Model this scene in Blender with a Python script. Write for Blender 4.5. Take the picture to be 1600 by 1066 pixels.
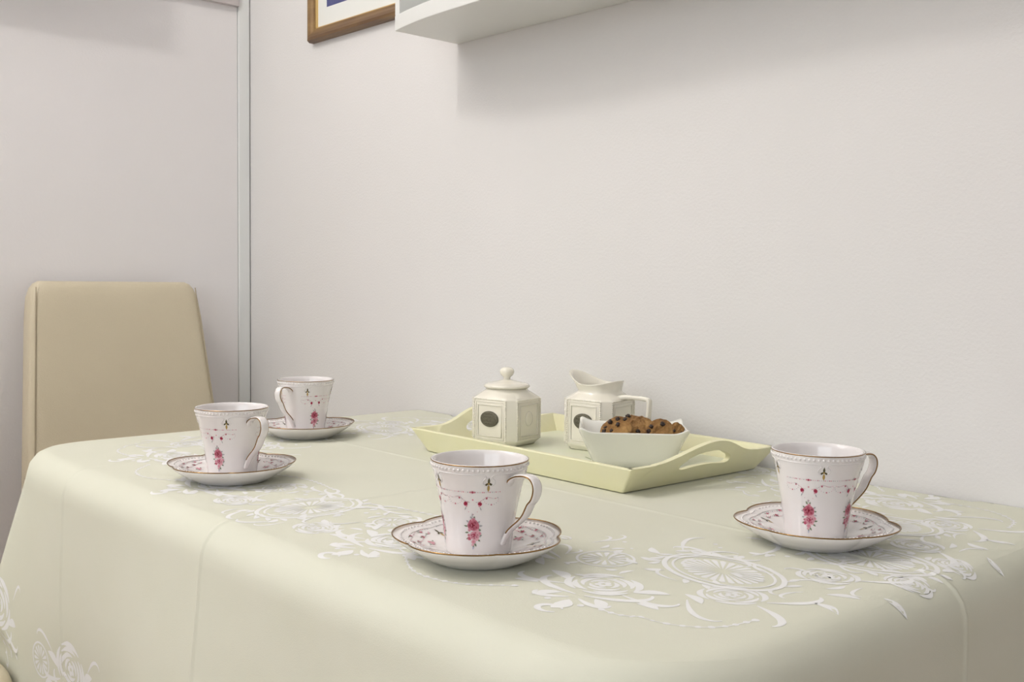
import bpy, bmesh, math, random
from math import sin, cos, pi, sqrt, hypot, atan2, radians, exp
from mathutils import Vector, Matrix

for o in list(bpy.data.objects):
    bpy.data.objects.remove(o, do_unlink=True)
scene = bpy.context.scene
COL = scene.collection
random.seed(7)

# ------------------------------------------------------------------ camera
# room frame: back wall is y = 0, the table's end by the chair is x = 0, table top is z = TZ
TZ = 0.75
YAW, PITCH, ROLL = radians(47.4237), radians(3.3197), radians(0.7021)
F = Vector((-sin(YAW) * cos(PITCH), cos(YAW) * cos(PITCH), -sin(PITCH)))
R = Vector((cos(YAW), sin(YAW), 0))
U = R.cross(F)
R2 = R * cos(ROLL) + U * sin(ROLL)
U2 = U * cos(ROLL) - R * sin(ROLL)
cd = bpy.data.cameras.new('camera')
cd.sensor_width = 36.0
cd.lens = 36.0 * 1626.36 / 1600.0
cd.clip_start = 0.02
camo = bpy.data.objects.new('camera', cd)
COL.objects.link(camo)
M = Matrix((R2, U2, -F)).transposed().to_4x4()
M.translation = Vector((1.4992, -1.1287, TZ + 0.2325))
camo.matrix_world = M
scene.camera = camo

# ------------------------------------------------------------------ light and exposure
w = bpy.data.worlds.new('sky')
scene.world = w
w.use_nodes = True
bg = w.node_tree.nodes['Background']
bg.inputs[0].default_value = (0.80, 0.90, 1.0, 1)
bg.inputs[1].default_value = 1.0
scene.view_settings.view_transform = 'Standard'
scene.view_settings.look = 'None'
scene.view_settings.gamma = 1.0
scene.view_settings.use_curve_mapping = False
scene.view_settings.exposure = 0.03
WIN_POWER = 21.0
BULB_POWER = 10.0
UP_POWER = 24.0

XW, XE, YS, CEIL = -0.587, 4.4, -3.4, 2.55          # room limits
WINX = 1.8
al = bpy.data.lights.new('window_fill', 'AREA')  # soft fill for the room, set in an added window
al.shape = 'RECTANGLE'
al.size, al.size_y = 2.3, 1.5
al.energy = WIN_POWER
al.color = (0.94, 0.98, 1.0)
alo = bpy.data.objects.new('window_fill', al)
COL.objects.link(alo)
alo.location = (WINX, YS + 0.03, 1.60)
alo.rotation_euler = (radians(90), 0, 0)             # faces +y, into the room

# ------------------------------------------------------------------ materials
def new_mat(name, col, rough=0.5, metal=0.0, coat=0.0, spec=0.5):
    m = bpy.data.materials.new(name)
    m.use_nodes = True
    b = m.node_tree.nodes['Principled BSDF']
    b.inputs['Base Color'].default_value = (*col, 1)
    b.inputs['Roughness'].default_value = rough
    b.inputs['Metallic'].default_value = metal
    b.inputs['Coat Weight'].default_value = coat
    b.inputs['Coat Roughness'].default_value = 0.04
    b.inputs['Specular IOR Level'].default_value = spec
    return m

def add_noise(m, scale, bump=0.0, dist=0.001, col2=None, cscale=None, detail=4.0, lo=0.35, hi=0.65, stretch=None):
    nt = m.node_tree
    b = nt.nodes['Principled BSDF']
    tc = nt.nodes.new('ShaderNodeTexCoord')
    src = tc.outputs['Object']
    if stretch:
        mp = nt.nodes.new('ShaderNodeMapping')
        mp.inputs['Scale'].default_value = stretch
        nt.links.new(src, mp.inputs[0])
        src = mp.outputs[0]
    if bump:
        n = nt.nodes.new('ShaderNodeTexNoise')
        n.inputs['Scale'].default_value = scale
        n.inputs['Detail'].default_value = detail
        nt.links.new(src, n.inputs['Vector'])
        bp = nt.nodes.new('ShaderNodeBump')
        bp.inputs['Strength'].default_value = bump
        bp.inputs['Distance'].default_value = dist
        nt.links.new(n.outputs['Fac'], bp.inputs['Height'])
        nt.links.new(bp.outputs[0], b.inputs['Normal'])
    if col2:
        n2 = nt.nodes.new('ShaderNodeTexNoise')
        n2.inputs['Scale'].default_value = cscale or scale
        n2.inputs['Detail'].default_value = detail
        nt.links.new(src, n2.inputs['Vector'])
        rp = nt.nodes.new('ShaderNodeValToRGB')
        rp.color_ramp.elements[0].position = lo
        rp.color_ramp.elements[1].position = hi
        rp.color_ramp.elements[0].color = b.inputs['Base Color'].default_value[:]
        rp.color_ramp.elements[1].color = (*col2, 1)
        nt.links.new(n2.outputs['Fac'], rp.inputs[0])
        nt.links.new(rp.outputs[0], b.inputs['Base Color'])
    return m

def attr_mat(name, rough=0.15):
    m = new_mat(name, (1, 1, 1), rough)
    nt = m.node_tree
    a = nt.nodes.new('ShaderNodeAttribute')
    a.attribute_name = 'print_colour'
    nt.links.new(a.outputs['Color'], nt.nodes['Principled BSDF'].inputs['Base Color'])
    return m

MT = {}
MT['wall'] = add_noise(new_mat('white wall paint', (0.76, 0.742, 0.735), 0.75, spec=0.25), 260, 0.35, 0.0012,
                       (0.75, 0.735, 0.725), 3.0)
MT['panel'] = add_noise(new_mat('pinkish white wall panel', (0.88, 0.855, 0.865), 0.65, spec=0.3), 260, 0.25, 0.001,
                        (0.87, 0.845, 0.85), 2.5)
MT['shade_strip'] = add_noise(new_mat('mauve grey painted shade', (0.60, 0.55, 0.55), 0.6), 200, 0.05, 0.0004)  # shade put into the colour of the strip on the left wall
MT['ceiling'] = add_noise(new_mat('ceiling paint', (0.86, 0.85, 0.83), 0.8), 120, 0.1, 0.001)
MT['floor'] = add_noise(new_mat('warm wooden floor', (0.50, 0.36, 0.24), 0.4), 30, 0.05, 0.001, (0.40, 0.27, 0.17), 9,
                        stretch=(1, 8, 1))
MT['strip'] = add_noise(new_mat('grey aluminium strip', (0.83, 0.845, 0.84), 0.42, 0.0), 300, 0.05, 0.0005)
MT['shadowgap'] = new_mat('dark joint', (0.10, 0.10, 0.10), 0.8)
MT['greygap'] = add_noise(new_mat('grey joint', (0.45, 0.45, 0.45), 0.8), 300, 0.05, 0.0002)
MT['shelf'] = add_noise(new_mat('white lacquered board', (0.75, 0.755, 0.735), 0.35), 200, 0.03, 0.0004)
MT['shelf_under'] = MT['shelf']
MT['cloth'] = new_mat('pale green cotton', (0.70, 0.70, 0.595), 0.85, spec=0.15)
add_noise(MT['cloth'], 900, 0.22, 0.0006, (0.688, 0.69, 0.58), 14.0, 3.0)
MT['damask'] = add_noise(new_mat('white damask thread', (0.845, 0.845, 0.84), 0.7, spec=0.2), 1400, 0.03, 0.0002)
MT['porcelain'] = add_noise(new_mat('white porcelain', (0.84, 0.80, 0.79), 0.09, coat=0.6), 60, 0.015, 0.001)
MT['gold'] = add_noise(new_mat('gilt line', (0.30, 0.175, 0.065), 0.16, 1.0), 200, 0.05, 0.0003)
MT['print'] = attr_mat('enamel print', 0.12)
MT['ivory'] = add_noise(new_mat('ivory glazed stoneware', (0.85, 0.81, 0.70), 0.12, coat=0.5), 60, 0.03, 0.001)
MT['badge'] = add_noise(new_mat('dark pewter', (0.085, 0.08, 0.055), 0.5, 0.3), 900, 0.6, 0.0006, (0.17, 0.155, 0.11), 500)
MT['badge_relief'] = add_noise(new_mat('worn pewter relief', (0.22, 0.205, 0.15), 0.45, 0.3), 900, 0.3, 0.0004)
MT['tray'] = add_noise(new_mat('pale yellow painted wood', (0.83, 0.80, 0.525), 0.5), 90, 0.08, 0.0008,
                       (0.825, 0.80, 0.555), 20)
MT['tray_floor'] = add_noise(new_mat('pale green tray floor', (0.76, 0.79, 0.60), 0.4), 90, 0.05, 0.0006,
                             (0.78, 0.79, 0.62), 20)
MT['tray_ink'] = new_mat('green ink', (0.25, 0.32, 0.14), 0.6)
add_noise(MT['tray_ink'], 300, 0.05, 0.0002)
MT['bowl'] = add_noise(new_mat('white glazed bowl', (0.84, 0.83, 0.77), 0.15, coat=0.4), 50, 0.02, 0.001)
MT['ink'] = add_noise(new_mat('grey ink', (0.22, 0.20, 0.19), 0.5), 300, 0.05, 0.0002)
MT['cookie'] = add_noise(new_mat('baked cookie', (0.215, 0.100, 0.028), 0.85), 170, 1.0, 0.006, (0.44, 0.25, 0.085), 60, 7.0)
MT['chip'] = add_noise(new_mat('dark chocolate', (0.028, 0.014, 0.010), 0.45), 200, 0.3, 0.001)
MT['leather'] = add_noise(new_mat('beige faux leather', (0.66, 0.585, 0.435), 0.42, spec=0.45), 420, 0.55, 0.0014,
                          (0.635, 0.56, 0.415), 6.0)
MT['thread'] = add_noise(new_mat('seam thread', (0.42, 0.35, 0.25), 0.8), 400, 0.2, 0.0004)
MT['wood_dark'] = add_noise(new_mat('dark chair wood', (0.11, 0.06, 0.035), 0.4), 20, 0.05, 0.001, (0.08, 0.045, 0.026), 14,
                            stretch=(1, 1, 0.15))
MT['table_wood'] = add_noise(new_mat('table wood', (0.42, 0.28, 0.16), 0.45), 20, 0.05, 0.001, (0.35, 0.22, 0.12), 12,
                             stretch=(0.2, 1, 1))
MT['frame'] = add_noise(new_mat('gilded brown wood', (0.30, 0.185, 0.075), 0.38, 0.25), 60, 0.15, 0.001, (0.17, 0.095, 0.045), 40,
                        stretch=(0.15, 1, 1))
MT['fillet'] = add_noise(new_mat('gold fillet', (0.75, 0.52, 0.22), 0.3, 0.6), 100, 0.05, 0.0004)
MT['mat'] = add_noise(new_mat('white mat board', (0.78, 0.79, 0.76), 0.8), 300, 0.1, 0.0004)
MT['blue'] = add_noise(new_mat('blue print', (0.075, 0.085, 0.22), 0.6), 30, 0.02, 0.0003, (0.12, 0.12, 0.28), 25)
MT['winframe'] = add_noise(new_mat('white window frame', (0.8, 0.8, 0.8), 0.4), 60, 0.03, 0.0004)
MT['lampmetal'] = add_noise(new_mat('brushed lamp metal', (0.6, 0.6, 0.6), 0.3, 0.9), 80, 0.05, 0.0004)

def emit_mat(name, col, s):
    m = bpy.data.materials.new(name)
    m.use_nodes = True
    nt = m.node_tree
    nt.nodes.remove(nt.nodes['Principled BSDF'])
    e = nt.nodes.new('ShaderNodeEmission')
    e.inputs[0].default_value = (*col, 1)
    e.inputs[1].default_value = s
    nt.links.new(e.outputs[0], nt.nodes['Material Output'].inputs[0])
    return m

# ------------------------------------------------------------------ helpers
def mesh_obj(name, verts, faces, mat, parent=None, smooth=True, cols=None):
    me = bpy.data.meshes.new(name)
    me.from_pydata([tuple(v) for v in verts], [], faces)
    me.update()
    if smooth:
        me.polygons.foreach_set('use_smooth', [True] * len(me.polygons))
    if cols:
        ca = me.color_attributes.new('print_colour', 'FLOAT_COLOR', 'POINT')
        for i, c in enumerate(cols):
            ca.data[i].color = (c[0], c[1], c[2], 1)
    me.materials.append(mat)
    o = bpy.data.objects.new(name, me)
    COL.objects.link(o)
    if parent is not None:
        o.parent = parent
    return o

def empty(name, loc=(0, 0, 0), rz=0.0):
    o = bpy.data.objects.new(name, None)
    COL.objects.link(o)
    o.location = loc
    o.rotation_euler = (0, 0, rz)
    o.empty_display_size = 0.02
    return o

def tag(o, label=None, cat=None, group=None, kind=None):
    if label: o['label'] = label
    if cat: o['category'] = cat
    if group: o['group'] = group
    if kind: o['kind'] = kind
    return o

class MB:
    """collects verts and faces of one mesh"""
    def __init__(s): s.v, s.f, s.c = [], [], []
    def add(s, vs, fs, col=None):
        n = len(s.v)
        s.v += [Vector(v) for v in vs]
        s.f += [tuple(i + n for i in f) for f in fs]
        if col is not None: s.c += [col] * len(vs)
    def box(s, x0, x1, y0, y1, z0, z1):
        vs = [(x, y, z) for z in (z0, z1) for y in (y0, y1) for x in (x0, x1)]
        s.add(vs, [(0, 2, 3, 1), (4, 5, 7, 6), (0, 1, 5, 4), (2, 6, 7, 3), (0, 4, 6, 2), (1, 3, 7, 5)])
    def tube(s, pts, rad, n=8, closed=False, caps=True):
        pts = [Vector(p) for p in pts]
        m = len(pts)
        rings = []
        nrm = None
        for i, p in enumerate(pts):
            a = pts[(i - 1) % m] if (closed or i > 0) else p
            b = pts[(i + 1) % m] if (closed or i < m - 1) else p
            t = (b - a).normalized()
            if nrm is None:
                nrm = t.orthogonal().normalized()
            nrm = (nrm - t * nrm.dot(t)).normalized()
            bi = t.cross(nrm)
            r = rad[i] if isinstance(rad, (list, tuple)) else rad
            rings.append([p + (nrm * cos(2 * pi * k / n) + bi * sin(2 * pi * k / n)) * r for k in range(n)])
        s.loft(rings, closed_path=closed, caps=caps and not closed)
    def loft(s, rings, closed_path=False, caps=False):
        n = len(rings[0]); m = len(rings)
        vs = [v for r in rings for v in r]
        fs = []
        for i in range(m if closed_path else m - 1):
            j = (i + 1) % m
            for k in range(n):
                l = (k + 1) % n
                fs.append((i * n + k, i * n + l, j * n + l, j * n + k))
        if caps:
            fs.append(tuple(range(n))[::-1])
            fs.append(tuple((m - 1) * n + k for k in range(n)))
        s.add(vs, fs)
    def ball(s, c, r, nu=8, nv=5, sz=1.0):
        c = Vector(c)
        rings = []
        for j in range(1, nv):
            a = pi * j / nv
            rings.append([c + Vector((r * sin(a) * cos(2 * pi * k / nu), r * sin(a) * sin(2 * pi * k / nu), -r * cos(a) * sz)) for k in range(nu)])
        n0 = len(s.v)
        s.loft(rings)
        b = len(s.v)
        s.v += [c + Vector((0, 0, -r * sz)), c + Vector((0, 0, r * sz))]
        for k in range(nu):
            l = (k + 1) % nu
            s.f.append((b, n0 + l, n0 + k))
            s.f.append((b + 1, n0 + (nv - 2) * nu + k, n0 + (nv - 2) * nu + l))
    def build(s, name, mat, parent=None, smooth=True, bevel=0, seg=2, fix=True):
        o = mesh_obj(name, s.v, s.f, mat, parent, smooth, s.c if s.c and len(s.c) == len(s.v) else None)
        if fix:
            bm = bmesh.new(); bm.from_mesh(o.data)
            bmesh.ops.recalc_face_normals(bm, faces=bm.faces)
            bm.to_mesh(o.data); bm.free()
        if bevel:
            md = o.modifiers.new('bevel', 'BEVEL')
            md.width = bevel; md.segments = seg; md.limit_method = 'ANGLE'; md.angle_limit = radians(35)
            wn = o.modifiers.new('wn', 'WEIGHTED_NORMAL'); wn.keep_sharp = True
        return o

def box_obj(name, dims, mat, parent=None, bevel=0.0, smooth=None):
    b = MB(); b.box(*dims)
    return b.build(name, mat, parent, smooth=bool(bevel) if smooth is None else smooth, bevel=bevel)

def interp(xs, ys, x):
    if x <= xs[0]: return ys[0]
    for i in range(len(xs) - 1):
        if x <= xs[i + 1]:
            t = (x - xs[i]) / (xs[i + 1] - xs[i])
            return ys[i] + (ys[i + 1] - ys[i]) * t
    return ys[-1]

def smooth_path(pts, n=6, closed=False):
    """Catmull-Rom through points of any dimension"""
    P = [Vector(p) for p in pts]
    out = []
    m = len(P)
    for i in range(m if closed else m - 1):
        if closed:
            a, b, c, d = P[(i - 1) % m], P[i], P[(i + 1) % m], P[(i + 2) % m]
        else:
            a, b, c, d = P[max(i - 1, 0)], P[i], P[i + 1], P[min(i + 2, m - 1)]
        for k in range(n):
            t = k / n
            out.append(0.5 * ((2 * b) + (c - a) * t + (2 * a - 5 * b + 4 * c - d) * t * t + (3 * b - a - 3 * c + d) * t ** 3))
    if not closed: out.append(P[-1])
    return out

def copy_tree(o, parent=None):
    c = o.copy(); COL.objects.link(c); c.parent = parent
    for ch in list(o.children): copy_tree(ch, c)
    return c

# ------------------------------------------------------------------ room shell
def struct(name, dims, mat, bevel=0):
    return tag(box_obj(name, dims, mat, None, bevel), kind='structure')
struct('wall_back', (XW - 0.1, XE + 0.1, 0.0, 0.1, 0, CEIL), MT['wall'])
struct('wall_left', (XW - 0.1, XW, YS - 0.1, 0.0, 0, CEIL), MT['panel'])
struct('wall_right', (XE, XE + 0.1, YS - 0.1, 0.0, 0, CEIL), MT['wall'])
struct('floor', (XW - 0.1, XE + 0.1, YS - 0.1, 0.1, -0.1, 0), MT['floor'])
struct('ceiling', (XW - 0.1, XE + 0.1, YS - 0.1, 0.1, CEIL, CEIL + 0.1), MT['ceiling'])
b = MB()                                              # wall behind the camera; its unseen window is added to carry the fill light
wx0, wx1, wz0, wz1 = WINX - 1.17, WINX + 1.17, 0.84, 2.36
b.box(XW, wx0, YS - 0.1, YS, 0, CEIL); b.box(wx1, XE, YS - 0.1, YS, 0, CEIL)
b.box(wx0, wx1, YS - 0.1, YS, 0, wz0); b.box(wx0, wx1, YS - 0.1, YS, wz1, CEIL)
tag(b.build('wall_front', MT['wall'], smooth=False), kind='structure')
win = tag(empty('fill_window_1', (WINX, YS - 0.05, wz0)), kind='structure')
def win_bar(nm, x0, x1, z0, z1):
    return box_obj(nm, (x0 - WINX, x1 - WINX, -0.03, 0.03, z0 - wz0, z1 - wz0), MT['winframe'], win, 0.004)
win_bar('window_frame', wx0, wx0 + 0.05, wz0, wz1); win_bar('window_frame', wx1 - 0.05, wx1, wz0, wz1)
win_bar('window_frame', wx0, wx1, wz0, wz0 + 0.05); win_bar('window_frame', wx0, wx1, wz1 - 0.05, wz1)
win_bar('mullion', WINX - 0.02, WINX + 0.02, wz0, wz1)
# corner strip on the left wall: aluminium profile with a shadow joint on both sides
t1 = tag(box_obj('trim_1', (XW - 0.001, XW + 0.006, -0.0275, -0.0022, 0.0, CEIL), MT['strip'], None, 0.0012), kind='structure')
box_obj('joint', (XW - 0.001, XW + 0.0012, -0.0022, 0.0, 0.0, CEIL), MT['shadowgap'], t1)
box_obj('joint', (XW - 0.001, XW + 0.0008, -0.0286, -0.0275, 0.0, CEIL), MT['greygap'], t1)
# flat strip added high on the left wall; its mauve grey is painted shade
tag(box_obj('shade_band', (XW - 0.001, XW + 0.012, -1.9, -0.0288, TZ + 0.813, TZ + 0.90), MT['shade_strip'], None, 0.001), kind='structure')

# ------------------------------------------------------------------ ceiling lamp
LX, LY = 0.127, -1.26
lamp = tag(empty('ceiling_lamp', (LX, LY, CEIL), pi / 2), 'two-globe ceiling lamp on a round metal plate', 'lamp')
b = MB()
b.loft([[Vector((0.13 * s * cos(2 * pi * k / 32), 0.13 * s * sin(2 * pi * k / 32), z)) for k in range(32)]
        for s, z in ((1, 0.0), (1, -0.012), (0.93, -0.02))], caps=True)
b.build('ceiling_plate', MT['lampmetal'], lamp, smooth=False)
gm = emit_mat('lit lamp globe', (1.0, 0.93, 0.84), 6.0)
for sgn in (-1, 1):
    b = MB(); b.tube([(0.07 * sgn, 0, -0.018), (0.07 * sgn, 0, -0.045)], 0.018, 16)
    b.build('socket', MT['lampmetal'], lamp)
    b = MB(); b.ball((0.07 * sgn, 0, -0.082), 0.042, 20, 12)
    g = b.build('globe', gm, lamp)
    pl = bpy.data.lights.new('lamp_light', 'POINT')
    pl.energy = BULB_POWER
    pl.color = (1.0, 0.965, 0.925)
    pl.shadow_soft_size = 0.035
    po = bpy.data.objects.new('lamp_light', pl)
    COL.objects.link(po)
    po.parent = lamp
    po.location = (0.07 * sgn, 0, -0.175)

# ------------------------------------------------------------------ unseen uplight added as fill, its light thrown on the ceiling
fl = tag(empty('fill_uplight', (-0.25, -2.0, 0)), 'added uplight for ceiling fill, shaped as a slim metal floor lamp with upturned bowl shade', 'lamp')
def lathe(name, prof, mat, parent, n=40, caps=True):
    m_ = MB(); m_.loft([[Vector((r * cos(2 * pi * k / n), r * sin(2 * pi * k / n), z)) for k in range(n)] for r, z in prof], caps=caps)
    return m_.build(name, mat, parent)
lathe('fill_uplight_base', [(0.14, 0), (0.14, 0.012), (0.13, 0.02), (0.02, 0.026)], MT['lampmetal'], fl)
lathe('fill_uplight_pole', [(0.011, 0.02), (0.011, 1.74)], MT['lampmetal'], fl, 16)
lathe('fill_uplight_bowl', [(0.02, 1.73), (0.06, 1.745), (0.12, 1.785), (0.165, 1.84), (0.162, 1.842), (0.117, 1.79), (0.058, 1.752), (0.01, 1.748)], MT['lampmetal'], fl)
ul = bpy.data.lights.new('lamp_light', 'AREA')
ul.shape = 'DISK'; ul.size = 0.20; ul.energy = UP_POWER; ul.color = (1.0, 0.975, 0.95)
ulo = bpy.data.objects.new('lamp_light', ul); COL.objects.link(ulo)
ulo.parent = fl; ulo.location = (0, 0, 1.815); ulo.rotation_euler = (pi, 0, 0)

# ------------------------------------------------------------------ wall shelf on the back wall
SZ = TZ + 0.6277
shx = [0.1265, 0.18, 0.25, 0.35, 0.45, 0.55, 0.66, 0.80, 0.95, 1.10, 1.25]
shd = [0.130, 0.141, 0.149, 0.153, 0.153, 0.149, 0.144, 0.142, 0.145, 0.148, 0.132]
def shelf_depth(x): return interp(shx, shd, x)
def bow_board(x0, x1, z0, z1, n=56):
    pts = smooth_path([(x, -d) for x, d in zip(shx, shd)], 6)
    xs = [p[0] for p in pts]; ds = [-p[1] for p in pts]
    ring0 = []
    for k in range(n + 1):
        x = x0 + (x1 - x0) * k / n
        ring0.append((x, -interp(xs, ds, x)))
    ring0 += [(x1, 0.0), (x0, 0.0)]
    m = len(ring0)
    vs = [(x, y, z0) for x, y in ring0] + [(x, y, z1) for x, y in ring0]
    fs = [tuple(range(m))[::-1], tuple(range(m, 2 * m))] + [(i, (i + 1) % m, m + (i + 1) % m, m + i) for i in range(m)]
    bb = MB(); bb.add(vs, fs)
    return bb
sh = tag(empty('wall_shelf', (0.1265, 0, SZ)), 'white wall shelf with bowed front on the wall above the table', 'shelf')
def sh_part(mb, name):
    mb.v = [v - Vector((0.1265, 0, SZ)) for v in mb.v]
    return mb.build(name, MT['shelf'], sh, smooth=False, bevel=0.0012)
sh_part(bow_board(0.1265, 1.25, SZ, SZ + 0.024), 'bottom_board')
sh_part(bow_board(0.1265, 1.25, SZ + 0.32, SZ + 0.344), 'top_board')
for xa, xb in ((0.1265, 0.1385), (1.238, 1.25)):
    mb = MB(); d = shelf_depth((xa + xb) / 2) - 0.0015
    mb.box(xa, xb, -d, 0, SZ + 0.024, SZ + 0.32)
    sh_part(mb, 'side_panel')
mb = MB(); mb.box(0.1385, 1.238, -0.006, 0, SZ + 0.024, SZ + 0.32); sh_part(mb, 'back_panel')

# second shelf, on the left wall just above the picture's edge (its shadow falls into view)
s2 = tag(empty('wall_shelf', (XW, -0.342, TZ + 0.90)), 'white straight shelf box on the wall behind the chair', 'shelf')
for nm, d in (('bottom_board', (0, 0.118, -0.9, 0, -0.055, -0.033)), ('top_board', (0, 0.118, -0.9, 0, 0.25, 0.272)),
              ('side_panel', (0, 0.118, -0.02, 0, -0.033, 0.25)), ('side_panel', (0, 0.118, -0.9, -0.88, -0.033, 0.25))):
    box_obj(nm, (d[0] + (0.012 if d[5] < 0.01 else 0.0), *d[1:]), MT['shelf'], s2, 0.001)

# ------------------------------------------------------------------ picture frame on the back wall
fw, fh, mw = 0.40, 0.50, 0.0235
pf = tag(empty('picture_frame', (-0.325, 0, TZ + 0.699)), 'gilded brown picture frame with white mat and blue print', 'picture')
def moulding(x0, x1, z0, z1, horiz, flip):
    """mitred moulding: profile across the width, rounded outside, stepped inside"""
    prof = [(0, 0), (0, 0.010), (0.003, 0.0165), (0.008, 0.018), (0.014, 0.0155), (0.019, 0.0125), (0.0235, 0.0115), (0.0235, 0)]
    rings = []
    for end in (0, 1):
        ring = []
        for a, d in prof:
            if horiz:
                z = z0 + a if not flip else z1 - a
                x = x0 + a if end == 0 else x1 - a
            else:
                x = x0 + a if not flip else x1 - a
                z = z0 + a if end == 0 else z1 - a
            ring.append(Vector((x, -d, z)))
        rings.append(ring)
    mb = MB(); mb.loft(rings, caps=True)
    return mb
for h, fl in ((True, False), (True, True), (False, False), (False, True)):
    moulding(0, fw, 0, fh, h, fl).build('moulding', MT['frame'], pf, smooth=False)
for d in ((mw - 0.0005, mw + 0.003, -0.0108, -0.002, mw, fh - mw), (fw - mw - 0.003, fw - mw + 0.0005, -0.0108, -0.002, mw, fh - mw)):
    box_obj('fillet', d, MT['fillet'], pf)
for d in ((mw, fw - mw, -0.0108, -0.002, mw - 0.0005, mw + 0.002), (mw, fw - mw, -0.0108, -0.002, fh - mw - 0.002, fh - mw + 0.0005)):
    box_obj('fillet', d, MT['fillet'], pf)
mtb = box_obj('mat_board', (mw - 0.003, fw - mw + 0.003, -0.006, -0.001, mw - 0.003, fh - mw + 0.003), MT['mat'], pf)
box_obj('print', (0.058, fw - 0.058, -0.0064, -0.0058, 0.061, fh - 0.061), MT['blue'], mtb)

# ------------------------------------------------------------------ table
X0, X1, Y0, Y1 = -0.004, 1.148, -0.691, -0.003
tb = tag(empty('dining_table', (0.59, -0.36, 0)), 'wooden dining table under the pale green cloth, pushed against the wall', 'table')
def tpart(nm, x0, x1, y0, y1, z0, z1, bv):
    return box_obj(nm, (x0 - 0.59, x1 - 0.59, y0 + 0.36, y1 + 0.36, z0, z1), MT['table_wood'], tb, bv)
rr_ = []                                                # table top with well-rounded front corners
for (qx, qy, a0, rad_) in ((0.03, -0.657, 180, 0.10), (1.114, -0.657, 270, 0.10), (1.114, -0.016, 0, 0.012), (0.03, -0.016, 90, 0.012)):
    ccx = qx + rad_ * (1 if qx < 0.5 else -1); ccy = qy + rad_ * (1 if qy < -0.3 else -1)
    rr_ += [(ccx + rad_ * cos(radians(a0 + 90 * k / 10)) - 0.59, ccy + rad_ * sin(radians(a0 + 90 * k / 10)) + 0.36) for k in range(11)]
mb = MB(); mb.loft([[Vector((x, y, z)) for x, y in rr_] for z in (TZ - 0.034, TZ - 0.0012)], caps=True)
mb.build('tabletop', MT['table_wood'], tb, smooth=False, bevel=0.010, seg=3)
for lx in (0.07, 1.01):
    for ly in (-0.63, -0.09):
        tpart('leg', lx, lx + 0.06, ly, ly + 0.06, 0, TZ - 0.034, 0.004)
tpart('apron', 0.13, 1.01, -0.61, -0.59, TZ - 0.12, TZ - 0.034, 0.002)
tpart('apron', 0.13, 1.01, -0.065, -0.045, TZ - 0.12, TZ - 0.034, 0.002)
tpart('apron', 0.085, 0.105, -0.57, -0.09, TZ - 0.12, TZ - 0.034, 0.002)
tpart('apron', 1.03, 1.05, -0.57, -0.09, TZ - 0.12, TZ - 0.034, 0.002)

# ------------------------------------------------------------------ tablecloth: a surface S(u, v)
RC, RR, RB = 0.130, 0.034, 0.010
DROP = 0.465
CX0, CX1, CY0, CY1 = X0 + RC, X1 - RC, Y0 + RC, Y1 - RB      # flat area
UC, VC = 0.595, -0.315                                       # the cloth's folds cross here
CREASE_U, CREASE_V = (UC, 0.235), (VC, -0.66)
def ridge(d, wd=0.0026): return exp(-(d / wd) ** 2)
def S(u, v, off=0.0):
    su = (CX0 - u) if u < CX0 else (u - CX1 if u > CX1 else 0.0)
    sx = -1 if u < CX0 else 1
    sv = (CY0 - v) if v < CY0 else (v - CY1 if v > CY1 else 0.0)
    sy = -1 if v < CY0 else 1
    bx, by = min(max(u, CX0), CX1), min(max(v, CY0), CY1)
    cr = 0.0
    for c in CREASE_U: cr += 0.0011 * ridge(u - c)
    cr += 0.0009 * ridge(v - VC)
    s = max(su, sv)
    if s <= 0:
        return Vector((u, v, TZ + 0.0006 + cr + off))
    phi = atan2(sv, su)
    back = sy > 0 and sv > 0
    cxx, syy = cos(phi) * sx, sin(phi) * sy
    Rx = RC; Ry = RB if back else RC
    rr = (RR - 0.012 * sin(2 * phi) ** 2) if not back else RR * cos(phi) ** 2 + 0.008 * sin(phi) ** 2
    Rl = Rx * cos(phi) ** 2 + Ry * sin(phi) ** 2
    flat = max(Rl - rr, 0.0)
    if s < flat:
        h, z, nh, nz = s, 0.0, 0.0, 1.0
    elif s < flat + rr * pi / 2:
        t = (s - flat) / rr
        h, z, nh, nz = flat + rr * sin(t), -rr * (1 - cos(t)), sin(t), cos(t)
    else:
        d = s - flat - rr * pi / 2
        corner = sin(2 * phi) ** 2 if not back else 0.0
        k = (0.03 + 0.30 * corner) * (0.0 if back else 1.0)
        wav = 0.0
        if not back:
            wav = (0.010 * sin(u * 13 + 0.7) + 0.008 * sin(v * 15 + 1.0)) * min(d / 0.12, 1.6) * (1 - corner) * 0.45
            wav += corner * 0.010 * sin(phi * 12) * min(d / 0.1, 2.0)
        h, z, nh, nz = flat + rr + k * d + wav, -rr - d * (1 - 0.02 * corner), 1.0, 0.05
    cr *= 1.0 + 0.7 * nh                                  # pressed folds stand out more where the cloth hangs
    h += nh * (cr + off); z += nz * (cr + off)
    hx = h if not back else h
    px = bx + cxx * (h + (RC - Rl) * abs(cos(phi)) * 0.0)
    py = by + syy * h
    if z < -0.05 and px < 0.30 and not back:              # the seat pushed against the cloth holds it back
        py = max(py, -0.704 - 0.10 * max(0.0, (z + 0.26) / 0.26) - off)
    if back: py = min(py, -0.0015 + off * 0.2)
    return Vector((px, py, TZ + 0.0006 + z))

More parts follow.
